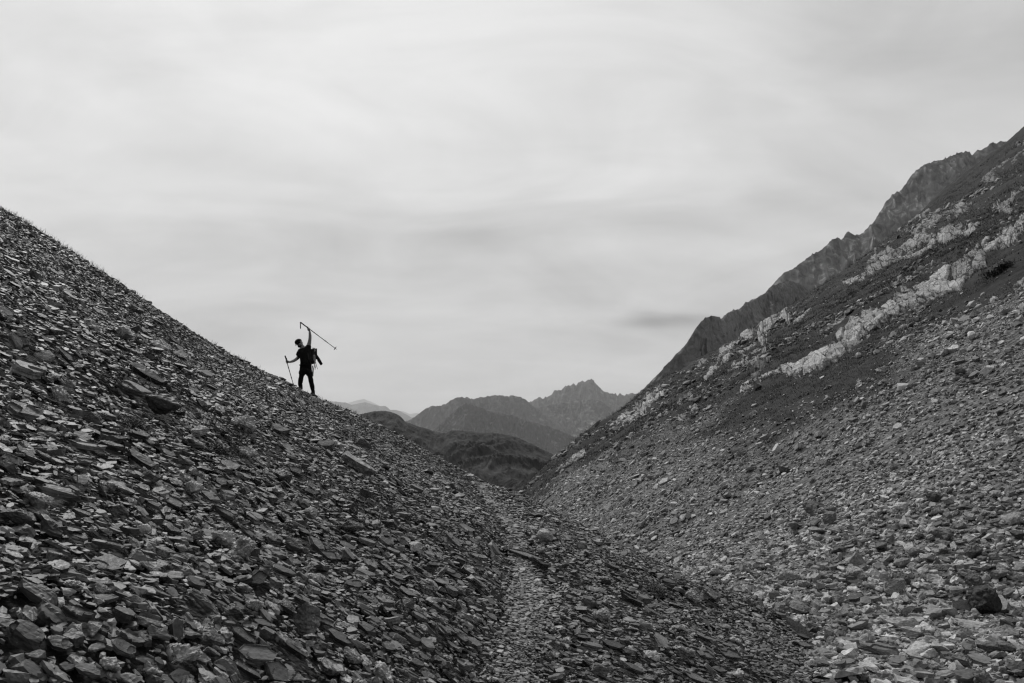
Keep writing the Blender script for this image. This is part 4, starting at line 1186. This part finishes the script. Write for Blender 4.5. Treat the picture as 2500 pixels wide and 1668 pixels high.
def mountain(name, sil, D, slope, length, rock, grass, spur, amp, seed, nu=360, nt=150, jag=2.0, turf_bias=0.0, fan_bias=0.0, back=.25, recede=None, curve=1.0, tex=None, env0=.2):
    """a mountain flank whose crest follows the skyline points (u, v), falling toward the viewer"""
    su = np.array([s[0] for s in sil], float); sv = np.array([s[1] for s in sil], float)
    u = np.linspace(su[0], su[-1], nu); v = np.interp(u, su, sv)
    v = v - jag * np.maximum(ridged(u / 13., u * 0 + seed, 3, seed) - .25, 0) * 1.6 + .4 * jag * vnoise(u / 4., 0, 0, seed)
    depth = np.full(nu, float(D)) if recede is None else np.interp(u, [r[0] for r in recede], [r[1] for r in recede])
    crest = at(u, v, depth)
    t = np.concatenate([-np.linspace(back, .02, 10) * length, np.linspace(0, 1, nt) ** 1.25 * length])
    T, X0 = np.meshgrid(t, crest[:, 0], indexing='ij')
    Z0 = np.broadcast_to(crest[:, 2], T.shape); D0 = np.broadcast_to(depth, T.shape)
    s = X0 / spur
    mean = 1.3 * fbm(T / (spur * 2.0), s * .5, 0, 2, seed + 3) + .25 * fbm(T / (spur * .6), s * 1.6, 0, 3, seed + 7)
    g = ridged(s + mean, T / (spur * 1.9) + seed, 6, seed + 1)
    g2 = ridged(s * 2.7 + mean * 2, T / (spur * .8) + 3, 6, seed + 2)
    tt = np.clip(T, 0, None)
    env = smooth(0, env0 * length, tt)
    rel = amp * env * (g - .62) + amp * .5 * smooth(0, .05 * length, tt) * (g2 - .55)
    rel += amp * .16 * smooth(0, .02 * length, tt) * fbm(X0 / spur * 8, T / spur * 6, 0, 5, seed + 5, .6)
    fall = slope * length * (tt / length) ** curve
    Z = Z0 - fall - 1.3 * slope * np.clip(-T, 0, None) + rel
    Yd = D0 - T + .25 * amp * env * (g - .5)
    W = Yd / D0                                    # spread the flank as it comes nearer
    X = X0 + .12 * spur * env * vnoise(s * 2, T / spur * 2, 0, seed + 8)
    fan = np.clip(smooth(.56, .26, g) * smooth(.1, .4, tt / length) * .75 + .35 * smooth(.5, .2, g2) + fan_bias, 0, 1)
    turf = np.clip(smooth(.15, .8, tt / length) * .6 + turf_bias - fan * .3, 0, 1.2)
    q = np.stack([X, Yd, Z], -1).reshape(-1, 3)
    me = make_mesh(name, q, quads=grid_quads(*Z.shape), mat=mountain_mat(name, rock, grass, tex or 2.2 / spur), smooth_shade=False,
                   attrs={'fan': ('FLOAT', fan), 'turf': ('FLOAT', turf)})
    return tag(link(name, me), kind='structure')

mountain('distant_mountains', [(560, 980), (640, 972), (700, 985), (760, 977), (851, 984), (870, 978), (888, 974), (905, 981), (925, 990), (953, 1001), (984, 1004), (1000, 1011), (1018, 1008), (1040, 1014), (1080, 1012), (1150, 1020), (1250, 1025), (1400, 1020)],
         52000, .35, 10000, .12, .07, 3000, 520, 71, 260, 50, .8)
mountain('distant_ridge', [(560, 1000), (680, 985), (760, 978), (800, 980), (822, 981), (844, 983), (858, 989), (872, 986), (892, 982), (908, 987), (926, 992), (940, 991), (953, 1001), (968, 1001), (984, 1008), (1004, 1019), (1040, 1034), (1090, 1050), (1150, 1062)],
         27000, .35, 7000, .1, .06, 1600, 400, 61, 300, 60, .8)
mountain('high_peak', [(1130, 1035), (1200, 1010), (1250, 995), (1294, 984), (1305, 978), (1317, 971), (1326, 973), (1345, 965), (1358, 953), (1375, 951), (1385, 941), (1393, 943), (1401, 935), (1406, 941), (1409, 938), (1420, 934), (1431, 930), (1443, 926), (1450, 930), (1460, 943), (1472, 955),
         (1490, 960), (1508, 965), (1513, 962), (1518, 963), (1532, 966), (1545, 959), (1560, 964), (1600, 975), (1700, 985), (1850, 1000)],
         12500, .62, 2200, .13, .07, 570, 330, 51, 440, 200, 4.2, .1, .1)
mountain('near_massif', [(860, 1062), (930, 1050), (994, 1029), (1012, 1018), (1038, 999), (1052, 993), (1066, 991), (1078, 992), (1092, 984), (1105, 976), (1117, 970), (1128, 969), (1135, 972), (1142, 970), (1156, 977), (1163, 972), (1171, 970), (1185, 970), (1196, 967), (1208, 965), (1222, 968), (1236, 967), (1243, 970), (1249, 966),
         (1262, 968), (1270, 970), (1283, 976), (1294, 985), (1315, 1002), (1345, 1022), (1380, 1040), (1420, 1052), (1500, 1075), (1600, 1100)],
         9500, .6, 1750, .12, .06, 460, 290, 41, 440, 200, 2.6, .1, .08)
mountain('mountain_shoulder', [(1240, 1040), (1290, 1002), (1318, 994), (1345, 989), (1368, 986), (1390, 981), (1412, 980), (1430, 976), (1448, 977), (1464, 981), (1482, 992), (1498, 1001), (1530, 1012), (1600, 1030), (1700, 1050)],
         9900, .6, 1500, .14, .06, 420, 260, 52, 400, 180, 3.2, .0, .15)
mountain('mountain_spur', [(1010, 1080), (1036, 1066), (1059, 1050), (1072, 1039), (1085, 1027), (1098, 1014), (1110, 1003), (1125, 991), (1138, 984), (1146, 986), (1158, 993), (1170, 994), (1185, 1001), (1204, 1006), (1222, 1007), (1240, 1014), (1262, 1018), (1290, 1029), (1320, 1036), (1350, 1046), (1400, 1066), (1450, 1085)],
         7100, .6, 1250, .085, .045, 260, 200, 42, 440, 200, 2.6, .1, .12)
mountain('dark_ridge', [(700, 1040), (800, 1026), (850, 1020), (878, 1012), (900, 1007), (918, 1004), (936, 1003), (955, 1006), (968, 1011), (977, 1016), (984, 1024), (990, 1031), (1012, 1038), (1038, 1046), (1062, 1053), (1089, 1058), (1100, 1051), (1120, 1050), (1150, 1053), (1175, 1057), (1210, 1057), (1243, 1063), (1262, 1068), (1294, 1082), (1325, 1097), (1358, 1114), (1400, 1140), (1500, 1200)],
         900, .27, 560, .06, .03, 70, 18, 31, 460, 220, .9, .45, -.2, curve=1.15)
mountain('rocky_buttress', [(1440, 1080), (1490, 1030), (1530, 985), (1570, 950), (1608, 912), (1641, 876), (1660, 856), (1679, 836), (1690, 816), (1700, 799), (1710, 787), (1720, 778), (1737, 771), (1750, 773), (1758, 775), (1764, 785), (1770, 776), (1778, 764), (1792, 760), (1807, 754), (1824, 740), (1840, 731), (1856, 726), (1869, 717),
         (1886, 699), (1900, 693), (1916, 688), (1936, 688), (1960, 698), (2000, 725), (2060, 765), (2150, 810)],
         330, .95, 95, .23, .12, 20, 14, 21, 480, 150, 2.2, .15, -.02, env0=.12, recede=[(1440, 300), (1700, 330), (1760, 350), (1940, 520), (2150, 560)])
mountain('cliff_ridge', [(1640, 930), (1690, 860), (1730, 805), (1762, 777), (1778, 763), (1792, 759), (1807, 753), (1824, 738), (1840, 730), (1856, 724), (1869, 715), (1886, 695), (1900, 680), (1915, 666), (1936, 657), (1952, 645), (1969, 632), (1981, 622), (2006, 610), (2027, 591), (2037, 584), (2044, 579), (2054, 587), (2060, 580), (2066, 571), (2073, 566),
         (2082, 572), (2093, 576), (2106, 570), (2120, 555), (2131, 545), (2151, 516), (2164, 491), (2180, 476), (2201, 464), (2222, 433), (2238, 415), (2258, 402), (2280, 394), (2301, 392), (2317, 382), (2346, 373), (2367, 370), (2372, 380), (2384, 369), (2396, 366), (2408, 361), (2416, 352), (2425, 348), (2434, 350), (2442, 344), (2460, 346), (2520, 320), (2600, 290)],
         640, 1.1, 260, .36, .15, 46, 38, 11, 620, 220, 3.8, -.1, .1, curve=.95, env0=.1)

# ------------------------------------------------------------------ the air: one box of thin haze round everything
hz = bpy.data.meshes.new('haze')
bmh = bmesh.new(); bmesh.ops.create_cube(bmh, size=1.0)
for vv in bmh.verts: vv.co = Vector((vv.co.x * 102000, 26500 + vv.co.y * 73000, -261 + (vv.co.z + .5) * 2700))
bmh.to_mesh(hz); bmh.free()
hm = bpy.data.materials.new('haze'); hm.use_nodes = True; hn = NT(hm.node_tree)
pv = hn.n('ShaderNodeVolumePrincipled'); pv.inputs['Density'].default_value = HAZE = 2.6e-5
pv.inputs['Color'].default_value = (.97, .97, .97, 1); pv.inputs['Anisotropy'].default_value = .3
ho = hn.n('ShaderNodeOutputMaterial'); hn.l(pv.outputs[0], ho.inputs['Volume'])
hz.materials.append(hm)
tag(link('haze', hz), 'thin pale mountain haze fading the far ridges', 'haze', kind='stuff')
# ------------------------------------------------------------------ the hiker on the crest
HY = 22.6
def hk(cx, cy, dy=0.0):
    """a point measured on the enlarged photograph of the hiker, dy metres nearer (-) or farther (+)"""
    return Vector(at(680 + cx / 6.817, 760 + cy / 6.817, HY + dy))

def skin(name, nodes, edges, mat, parent=None, levels=2, root=0, keep_world=True):
    """grow one continuous limb surface over a skeleton; nodes: (point, radius or (rx, ry))"""
    me = bpy.data.meshes.new(name)
    me.from_pydata([tuple(n[0]) for n in nodes], edges, [])
    o = bpy.data.objects.new(name, me); col.objects.link(o)
    o.modifiers.new('skin', 'SKIN').use_smooth_shade = True
    if not me.skin_vertices: me.attributes.new('skin_vertex', 'FLOAT', 'POINT')
    for i, n in enumerate(nodes):
        r_ = n[1] if isinstance(n[1], tuple) else (n[1], n[1])
        me.skin_vertices[0].data[i].radius = r_
        me.skin_vertices[0].data[i].use_root = i == root
    sb = o.modifiers.new('sub', 'SUBSURF'); sb.levels = sb.render_levels = levels
    dg = bpy.context.evaluated_depsgraph_get(); dg.update()
    res = bpy.data.meshes.new_from_object(o.evaluated_get(dg))
    bpy.data.objects.remove(o); bpy.data.meshes.remove(me)
    res.name = name; res.materials.clear(); res.materials.append(mat)
    res.polygons.foreach_set('use_smooth', np.ones(len(res.polygons), bool))
    return res

def tube(pts, radii, seg=8):
    V, Fc = [], []
    pts = [Vector(p) for p in pts]
    for i, p in enumerate(pts):
        d = (pts[min(i + 1, len(pts) - 1)] - pts[max(i - 1, 0)]).normalized()
        a = d.cross(Vector((0, 1, .2))).normalized(); b = d.cross(a)
        for k in range(seg):
            q = 2 * PI * k / seg
            V.append(p + (a * math.cos(q) + b * math.sin(q)) * radii[i])
    for i in range(len(pts) - 1):
        for k in range(seg):
            Fc.append((i * seg + k, i * seg + (k + 1) % seg, (i + 1) * seg + (k + 1) % seg, (i + 1) * seg + k))
    Fc.append(tuple(range(seg))[::-1]); Fc.append(tuple((len(pts) - 1) * seg + k for k in range(seg)))
    return V, Fc

def merge(parts):
    V, Fc = [], []
    for v, f in parts:
        b = len(V); V += [tuple(x) for x in v]; Fc += [tuple(i + b for i in t) for t in f]
    return V, Fc

def blob(c, rx, ry, rz, rot=None, seg=14, rings=9, squash=None):
    V, Fc = [], []
    for i in range(rings + 1):
        th = PI * i / rings
        for k in range(seg):
            ph = 2 * PI * k / seg
            p = Vector((rx * math.sin(th) * math.cos(ph), ry * math.sin(th) * math.sin(ph), rz * math.cos(th)))
            if squash: p = squash(p)
            if rot is not None: p = rot @ p
            V.append(Vector(c) + p)
    for i in range(rings):
        for k in range(seg):
            Fc.append((i * seg + k, (i + 1) * seg + k, (i + 1) * seg + (k + 1) % seg, i * seg + (k + 1) % seg))
    return V, Fc

def solid(name, part, mat, parent, origin, smooth_shade=True):
    v, f = part
    me = make_mesh(name, [tuple(Vector(x) - origin) for x in v], faces=f, mat=mat, smooth_shade=smooth_shade)
    return link(name, me, parent)

M['skin'] = plain('skin', .34, .6, .3, 14, .12)
M['black_cloth'] = plain('black_cloth', .012, .85, .15, 40, .3)
M['black_tights'] = plain('black_tights', .009, .8, .15, 40, .3)
M['hair'] = plain('hair', .02, .7, .3)
M['lens'] = plain('lens', .01, .15, .5)
M['pack'] = plain('pack_cloth', .03, .8, .2, 25, .5)
M['pack_pale'] = plain('pack_pale', .42, .8, .2, 25, .55)
M['jacket'] = plain('jacket_cloth', .02, .85, .2, 30, .3)
M['alloy'] = plain('pole_alloy', .04, .4, .4)
M['foam'] = plain('grip_foam', .015, .9, .15)
M['boot'] = plain('boot', .01, .8, .2)
M['stripe'] = plain('side_stripe', .2, .8, .2)

# feet go down on the stones
lf, rf = hk(362, 1345), hk(568, 1432)
for f_ in (lf, rf): f_.z = float(FL.z(np.array(f_.x), np.array(f_.y))) + .05
ORG = Vector(((lf.x + rf.x) / 2, HY, min(lf.z, rf.z)))
def N_(cx, cy, dy, r): return (hk(cx, cy, dy) - ORG, r)
lank, rank = lf + Vector((.0, .02, .075)) - ORG, rf + Vector((.0, .02, .075)) - ORG
nodes = [N_(450, 925, 0, (.135, .11)), N_(452, 850, 0, (.15, .13)), N_(436, 740, 0, (.16, .13)), N_(424, 655, 0, (.135, .105)),
         N_(400, 606, 0, .07), N_(384, 586, -.01, .062), N_(362, 558, -.025, (.07, .08)), N_(344, 528, -.025, (.085, .1)), N_(330, 500, -.02, (.08, .095)),
         N_(350, 655, .0, .068), N_(330, 775, .02, .05), N_(252, 828, -.06, .043), N_(170, 850, -.14, .028),
         N_(497, 600, .0, .066), N_(514, 520, -.02, .055), N_(524, 455, -.05, .045), N_(525, 400, -.06, .043), N_(517, 325, -.04, .028),
         N_(400, 965, 0, .095), N_(374, 1120, -.03, .066), N_(370, 1160, -.02, .058), N_(358, 1240, .02, .06), (lank, .038), (lf - ORG + Vector((-.01, -.14, -.01)), .036),
         N_(505, 965, 0, .095), N_(533, 1130, -.03, .066), N_(541, 1175, -.02, .058), N_(562, 1260, .02, .06), (rank, .038), (rf - ORG + Vector((.03, -.14, -.01)), .036)]
ed = [(0, 1), (1, 2), (2, 3), (3, 4), (4, 5), (5, 6), (6, 7), (7, 8), (3, 9), (9, 10), (10, 11), (11, 12), (3, 13), (13, 14), (14, 15), (15, 16), (16, 17),
      (0, 18), (18, 19), (19, 20), (20, 21), (21, 22), (22, 23), (0, 24), (24, 25), (25, 26), (26, 27), (27, 28), (28, 29)]
body = skin('person', nodes, ed, M['skin'])

# hands: palm, four fingers wound round the pole, thumb closing from the other side
def hand(grip, axis, wrist):
    ax = axis.normalized(); back = (wrist - grip); back = (back - ax * back.dot(ax)).normalized(); sd = ax.cross(back)
    parts = [tube([wrist, wrist.lerp(grip + back * .03, .6), grip + back * .026, grip + back * .02], [.026, .031, .036, .03], 10)]
    for k, (ln, r_) in enumerate(((.82, .0085), (.95, .009), (1.0, .009), (.9, .0085))):
        o = grip + ax * (-.031 + k * .0205)
        arc = [o + (back * math.cos(t) + sd * math.sin(t)) * .024 for t in np.linspace(.1, 3.6 * ln, 6)]
        parts.append(tube(arc, [r_ * 1.15, r_ * 1.15, r_, r_, r_ * .9, r_ * .6], 7))
    o = grip + ax * .045
    parts.append(tube([o + (back * math.cos(t) - sd * math.sin(t)) * .025 + ax * (.012 * t / 2) for t in np.linspace(.2, 2.6, 5)], [.013, .012, .0105, .01, .007], 7))
    return merge(parts)

# pole ends, in the air above his head and planted beside him
rt_, rb = hk(362, 182, -.12), hk(972, 640, .1)
lt_, lb = hk(108, 738, -.2), hk(262, 1272, -.05)
rg = rt_.lerp(rb, .235); lg = lt_.lerp(lb, .2)
V, Fc = merge([hand(rg - ORG, (rt_ - rb), hk(517, 330, -.04) - ORG), hand(lg - ORG, (lt_ - lb), hk(180, 848, -.14) - ORG),
    blob(hk(352, 548, -.135) - ORG, .016, .026, .022), blob(hk(395, 530, .0) - ORG, .014, .02, .034), blob(hk(290, 558, .0) - ORG, .014, .02, .034),
    blob(hk(352, 572, -.12) - ORG, .024, .012, .007)])
bm = bmesh.new(); bm.from_mesh(body)
ex = bpy.data.meshes.new('extra'); ex.from_pydata(V, [], Fc); bm.from_mesh(ex); bm.to_mesh(body); bm.free(); bpy.data.meshes.remove(ex)
body.polygons.foreach_set('use_smooth', np.ones(len(body.polygons), bool))
body.materials.append(M['black_tights'])           # tights and undershirt, skin-tight
ztop, xl = (hk(400, 650) - ORG).z, (hk(322, 700) - ORG).x
for f_ in body.polygons:
    if f_.center.z < ztop and f_.center.x > xl: f_.material_index = 1
person = link('person', body, None, ORG)
tag(person, 'hiker in black standing on the crest, holding one trekking pole high overhead', 'person')

shirt = skin('shirt', [N_(452, 905, 0, (.18, .14)), N_(450, 840, 0, (.192, .15)), N_(436, 740, 0, (.2, .155)), N_(424, 660, 0, (.175, .13)), N_(402, 612, 0, .085),
    N_(346, 655, 0, .085), N_(329, 755, .02, .078), N_(500, 605, 0, .082), N_(511, 545, -.015, .074)],
    [(0, 1), (1, 2), (2, 3), (3, 4), (3, 5), (5, 6), (3, 7), (7, 8)], M['black_cloth'])
link('shirt', shirt, person)
shorts = skin('shorts', [N_(450, 905, 0, (.19, .14)), N_(448, 945, 0, (.21, .15)), N_(392, 990, 0, .13), N_(374, 1090, -.02, .104), N_(506, 990, 0, .132), N_(526, 1090, -.02, .106)],
    [(0, 1), (1, 2), (2, 3), (1, 4), (4, 5)], M['black_cloth'])
link('shorts', shorts, person)
for nm, a, b in (('legging', (378, 1085, -.03), (lank, 366, 1160, 356, 1240)), ('legging', (530, 1085, -.03), (rank, 541, 1175, 563, 1260))):
    lg_ = skin(nm, [N_(a[0], a[1], a[2], .085), N_(b[1], b[2], -.02, .068), N_(b[3], b[4], .02, .07), (b[0] + Vector((0, 0, .02)), .047)], [(0, 1), (1, 2), (2, 3)], M['black_tights'])
    link(nm, lg_, person)
for f_ in (lf, rf):
    a = f_ - ORG
    v, f = tube([a + Vector((0, .1, -.03)), a + Vector((0, .02, -.03)), a + Vector((0, -.1, -.038)), a + Vector((0, -.2, -.04))], [.035, .046, .044, .03], 8)
    sole = make_mesh('sole', [tuple(x) for x in v], faces=f, mat=M['foam'], smooth_shade=True)
    v, f = merge([tube([a + Vector((0, .09, .02)), a + Vector((0, .04, .03)), a + Vector((.0, -.08, .012)), a + Vector((0, -.17, -.005)), a + Vector((0, -.2, -.01))], [.045, .056, .052, .042, .02], 10),
                  tube([a + Vector((0, .03, .02)), a + Vector((0, .03, .13))], [.055, .05], 10)])
    bt = link('boot', make_mesh('boot', [tuple(x) for x in v], faces=f, mat=M['boot'], smooth_shade=True), person)
    link('sole', sole, bt)
# head: cap, dark glasses, beard
hd = (hk(326, 490, -.02) - hk(376, 575, -.02)).normalized()
rot = Vector((0, 0, 1)).rotation_difference(hd).to_matrix()
O = Vector((0, 0, 0))
cp = solid('cap', merge([blob(hk(330, 512, -.012) - ORG, .104, .12, .085, rot, 18, 10, lambda p: Vector((p.x, p.y, max(p.z, -.012))))]), M['black_cloth'], person, O)
solid('brim', merge([blob(hk(326, 524, -.12) - ORG, .078, .06, .012, rot, 14, 6)]), M['black_cloth'], cp, O)
hair = skin('hair', [N_(352, 545, .055, .07), N_(340, 522, .04, .088)], [(0, 1)], M['hair']); link('hair', hair, person)
gl = solid('sunglasses', merge([blob(hk(318, 545, -.118) - ORG, .028, .012, .02, rot), blob(hk(348, 528, -.122) - ORG, .028, .012, .02, rot),
    tube([hk(318, 543, -.122) - ORG, hk(348, 527, -.126) - ORG], [.006, .006], 6), tube([hk(362, 520, -.12) - ORG, hk(392, 520, .0) - ORG], [.005, .005], 6)]), M['lens'], person, O)
solid('beard', blob(hk(354, 580, -.06) - ORG, .06, .062, .04, rot, 14, 8), M['hair'], person, O)
solid('belt', tube([hk(450, 888) - ORG, hk(450, 902) - ORG], [.17, .17], 20), M['black_cloth'], person, O)
solid('side_stripe', tube([hk(566, 905, -.04) - ORG, hk(576, 960, -.03) - ORG, hk(572, 1085, -.03) - ORG], [.016, .02, .012], 6), M['stripe'], person, O)

# trekking poles: each a thing, held in the hands
def trek_pole(top, tip, label, strap):
    e = bpy.data.objects.new('trekking_pole', None); col.objects.link(e); e.location = tip
    tag(e, label, 'trekking pole', 'trekking poles of the hiker')
    L = lambda t: top.lerp(tip, t)
    T0 = lambda pts: [p - tip for p in pts]
    ax = (tip - top).normalized()
    gp = solid('grip', merge([tube(T0([L(0), L(.02), L(.06), L(.1), L(.21)]), [.012, .02, .017, .0165, .0155], 10)]), M['foam'], e, O)
    solid('shaft', merge([tube(T0([L(.2), L(.5)]), [.0115, .0115], 8), tube(T0([L(.5), L(.76)]), [.0105, .0105], 8), tube(T0([L(.76), L(.965)]), [.0095, .009], 8)]), M['alloy'], e, O)
    for t in (.36, .66):
        solid('lock', tube(T0([L(t), L(t + .012), L(t + .034), L(t + .042)]), [.009, .015, .014, .009], 8), M['foam'], e, O)
    solid('basket', merge([tube(T0([L(.94), L(.95), L(.958)]), [.014, .062, .05], 14)]), M['foam'], e, O)
    solid('tip', tube(T0([L(.96), L(1.0)]), [.007, .003], 6), M['alloy'], e, O)
    if strap:
        s = top - tip
        solid('wrist_strap', tube([s + Vector((0, 0, -.005)), s + Vector((.006, 0, -.07)), s + Vector((.012, .0, -.165)), s + Vector((.015, 0, -.185))], [.012, .013, .0145, .01], 8), M['foam'], gp, O)
    else:
        s = lt_ - tip
        solid('wrist_strap', tube([s + ax * .02, s + ax * .06 + Vector((.03, 0, -.02)), s + ax * .14 + Vector((.02, 0, 0))], [.006, .007, .006], 6), M['foam'], gp, O)
trek_pole(rt_, rb, 'trekking pole raised slanting in the air above his head', True)
trek_pole(lt_, lb, 'trekking pole planted upright on the stones at his side', False)

# rucksack and the jacket tied to it
e = bpy.data.objects.new('backpack', None); col.objects.link(e); PB = hk(585, 850, .2); e.location = PB
tag(e, 'hiking backpack on his back with pale lid and dangling straps', 'backpack')
bag = skin('bag', [(hk(555, 690, .2) - PB, (.09, .12)), (hk(560, 780, .22) - PB, (.1, .14)), (hk(572, 890, .19) - PB, (.075, .11)), (hk(470, 760, .2) - PB, (.12, .13)), (hk(520, 900, .16) - PB, (.1, .1)), (hk(550, 640, .19) - PB, (.08, .1))], [(0, 1), (1, 2), (1, 3), (3, 4), (0, 5)], M['pack'])
link('bag', bag, e)
lid = skin('lid', [(hk(556, 640, .18) - PB, (.06, .09)), (hk(600, 650, .2) - PB, (.055, .09)), (hk(600, 606, .2) - PB, .018)], [(0, 1), (1, 2)], M['pack_pale'], levels=1)
lo = link('lid', lid, e)
pk = skin('side_pocket', [(hk(590, 720, .16) - PB, .035), (hk(592, 800, .16) - PB, .045), (hk(600, 880, .18) - PB, .035)], [(0, 1), (1, 2)], M['pack_pale'], levels=1)
link('side_pocket', pk, e)
for a in ([(592, 880), (602, 930), (610, 978)], [(604, 870), (612, 920), (616, 952)], [(618, 850), (634, 915), (650, 966)]):
    solid('strap', tube([hk(x, y, .2) - PB for x, y in a], [.007, .008, .006], 6), M['foam'], e, O)
for a in ([(370, 640), (392, 700), (400, 790), (430, 860)], [(470, 610), (478, 690), (500, 790), (530, 860)]):
    solid('shoulder_strap', tube([hk(x, y, -.115 if i in (1, 2) else -.06) - PB for i, (x, y) in enumerate(a)], [.02, .022, .02, .016], 8), M['pack'], e, O)
jk = skin('jacket', [(hk(600, 705, .22), (.035, .04)), (hk(640, 760, .24), (.05, .05)), (hk(675, 820, .24), (.048, .05)), (hk(712, 880, .23), (.04, .045)), (hk(722, 892, .23), (.036, .04)),
    (hk(628, 800, .24), (.03, .04))], [(0, 1), (1, 2), (2, 3), (3, 4), (1, 5)], M['jacket'])
JO = hk(640, 760, .24)
for v_ in jk.vertices: v_.co = v_.co - JO
tag(link('jacket', jk, None, JO), 'dark jacket hanging off the side of the backpack', 'jacket')
# the small cairn-like stone on the skyline left of him
# ------------------------------------------------------------------ camera, sky, sun, air
cam = bpy.data.cameras.new('camera'); co = bpy.data.objects.new('camera', cam); col.objects.link(co)
cam.sensor_width = 36.0; cam.lens = 36.0 * FPX / 2500.0
co.location = (0, 0, EYE); co.rotation_euler = (PI / 2 + PITCH, 0, 0)
cam.clip_start = .05; cam.clip_end = 120000
scene.camera = co

SUN_AZ, SUN_EL = math.radians(-20), math.radians(50)      # bright part of the cloud deck: behind the pass, to the left
sun = bpy.data.lights.new('sun', 'SUN'); so = bpy.data.objects.new('sun', sun); col.objects.link(so)
sun.energy = 1.5; sun.angle = math.radians(14); sun.color = (1, .995, .985)
d = Vector((math.sin(SUN_AZ) * math.cos(SUN_EL), math.cos(SUN_AZ) * math.cos(SUN_EL), math.sin(SUN_EL)))
so.rotation_euler = d.to_track_quat('Z', 'Y').to_euler()

w = bpy.data.worlds.new('World'); scene.world = w; w.use_nodes = True
n = NT(w.node_tree)
sky = n.n('ShaderNodeTexSky', sky_type='NISHITA', sun_disc=False)
sky.sun_elevation = SUN_EL; sky.sun_rotation = SUN_AZ
bw = n.n('ShaderNodeRGBToBW'); n.l(sky.outputs[0], bw.inputs[0])
tc = n.n('ShaderNodeTexCoord').outputs['Generated']
nrm = n.n('ShaderNodeVectorMath', operation='NORMALIZE'); n.l(tc, nrm.inputs[0])
sep = n.n('ShaderNodeSeparateXYZ'); n.l(nrm.outputs[0], sep.inputs[0])
X, Y, Z = sep.outputs
# the cloud deck as a level layer overhead: direction / height
h = n.math('ADD', n.math('MAXIMUM', Z, 0.0), .24)
com = n.n('ShaderNodeCombineXYZ')
n.l(n.math('DIVIDE', X, h), com.inputs[0]); n.l(n.math('DIVIDE', Y, h), com.inputs[1])
P = com.outputs[0]
c1 = n.noise(n.mapping(P, (.55, .8, 1), (3.1, 1.7, 0), (0, 0, .18)), 1.0, 5, .5, .6)
c2 = n.noise(n.mapping(P, (1.1, 2.4, 1), (9.4, 4.4, 0), (0, 0, -.12)), 1.3, 6, .56, 1.0)
c3 = n.noise(n.mapping(P, (.35, .35, 1), (.4, 6.6, 0)), 1.0, 2, .5)
v = n.math('ADD', n.rng(c1, .3, .7, -1.05, .95), n.rng(c2, .3, .7, -.55, .45))
v = n.math('ADD', v, n.rng(c3, .3, .7, -.5, .5))
c4 = n.noise(n.mapping(P, (1., 1.15, 1), (2.4, 8.1, 0), (0, 0, .4)), 1.8, 6, .55, .9)
v = n.math('ADD', v, n.rng(c4, .3, .7, -.6, .6))
low = n.rng(Z, .02, .32, -1.15, .35, True)              # greyer towards the horizon
v = n.math('ADD', v, low)
# darker towards the right, brightest high on the left where the sun sits behind the deck
v = n.math('ADD', v, n.math('MULTIPLY', X, -.7))
def streak(az, el, wa, we, amt):
    a = n.math('DIVIDE', n.math('SUBTRACT', n.math('ARCTAN2', X, Y), math.radians(az)), math.radians(wa))
    wob = n.math('MULTIPLY', n.math('SUBTRACT', c2, .5), .02)
    e = n.math('DIVIDE', n.math('SUBTRACT', n.math('ADD', Z, wob), math.sin(math.radians(el))), math.radians(we))
    g = n.math('EXPONENT', n.math('MULTIPLY', n.math('ADD', n.math('MULTIPLY', a, a), n.math('MULTIPLY', e, e)), -1.0))
    return n.math('MULTIPLY', g, amt)
for s in ((10.3, 7.4, 3.6, .5, -2.4), (-7, 13.5, 9, 1.1, -.8), (14, 14.5, 11, 1.6, -.9), (30, 24, 14, 4, -1.0), (-19, 17.6, 8, 1.0, -.5)):
    v = n.math('ADD', v, streak(*s))
cloud = n.math('ADD', n.math('MULTIPLY', v, 1.25), 7.3)
ground = n.rng(Z, -.02, 0.0, .14, 1)
cloud = n.math('MULTIPLY', cloud, ground)
# the unseen sky behind the camera is darkened to cut fill and deepen shading
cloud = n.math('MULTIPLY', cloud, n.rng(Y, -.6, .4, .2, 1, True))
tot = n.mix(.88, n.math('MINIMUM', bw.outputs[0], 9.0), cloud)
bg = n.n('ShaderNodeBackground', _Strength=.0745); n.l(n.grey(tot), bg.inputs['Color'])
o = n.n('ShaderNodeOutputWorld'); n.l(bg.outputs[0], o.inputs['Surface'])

vs = scene.view_settings
vs.view_transform = 'Standard'; vs.look = 'None'; vs.exposure = .45; vs.gamma = 1.0; vs.use_curve_mapping = False
scene.cycles.volume_bounces = 1
scene.cycles.max_bounces = 6
scene.cycles.use_denoising = True
scene.cycles.filter_width = 1.3
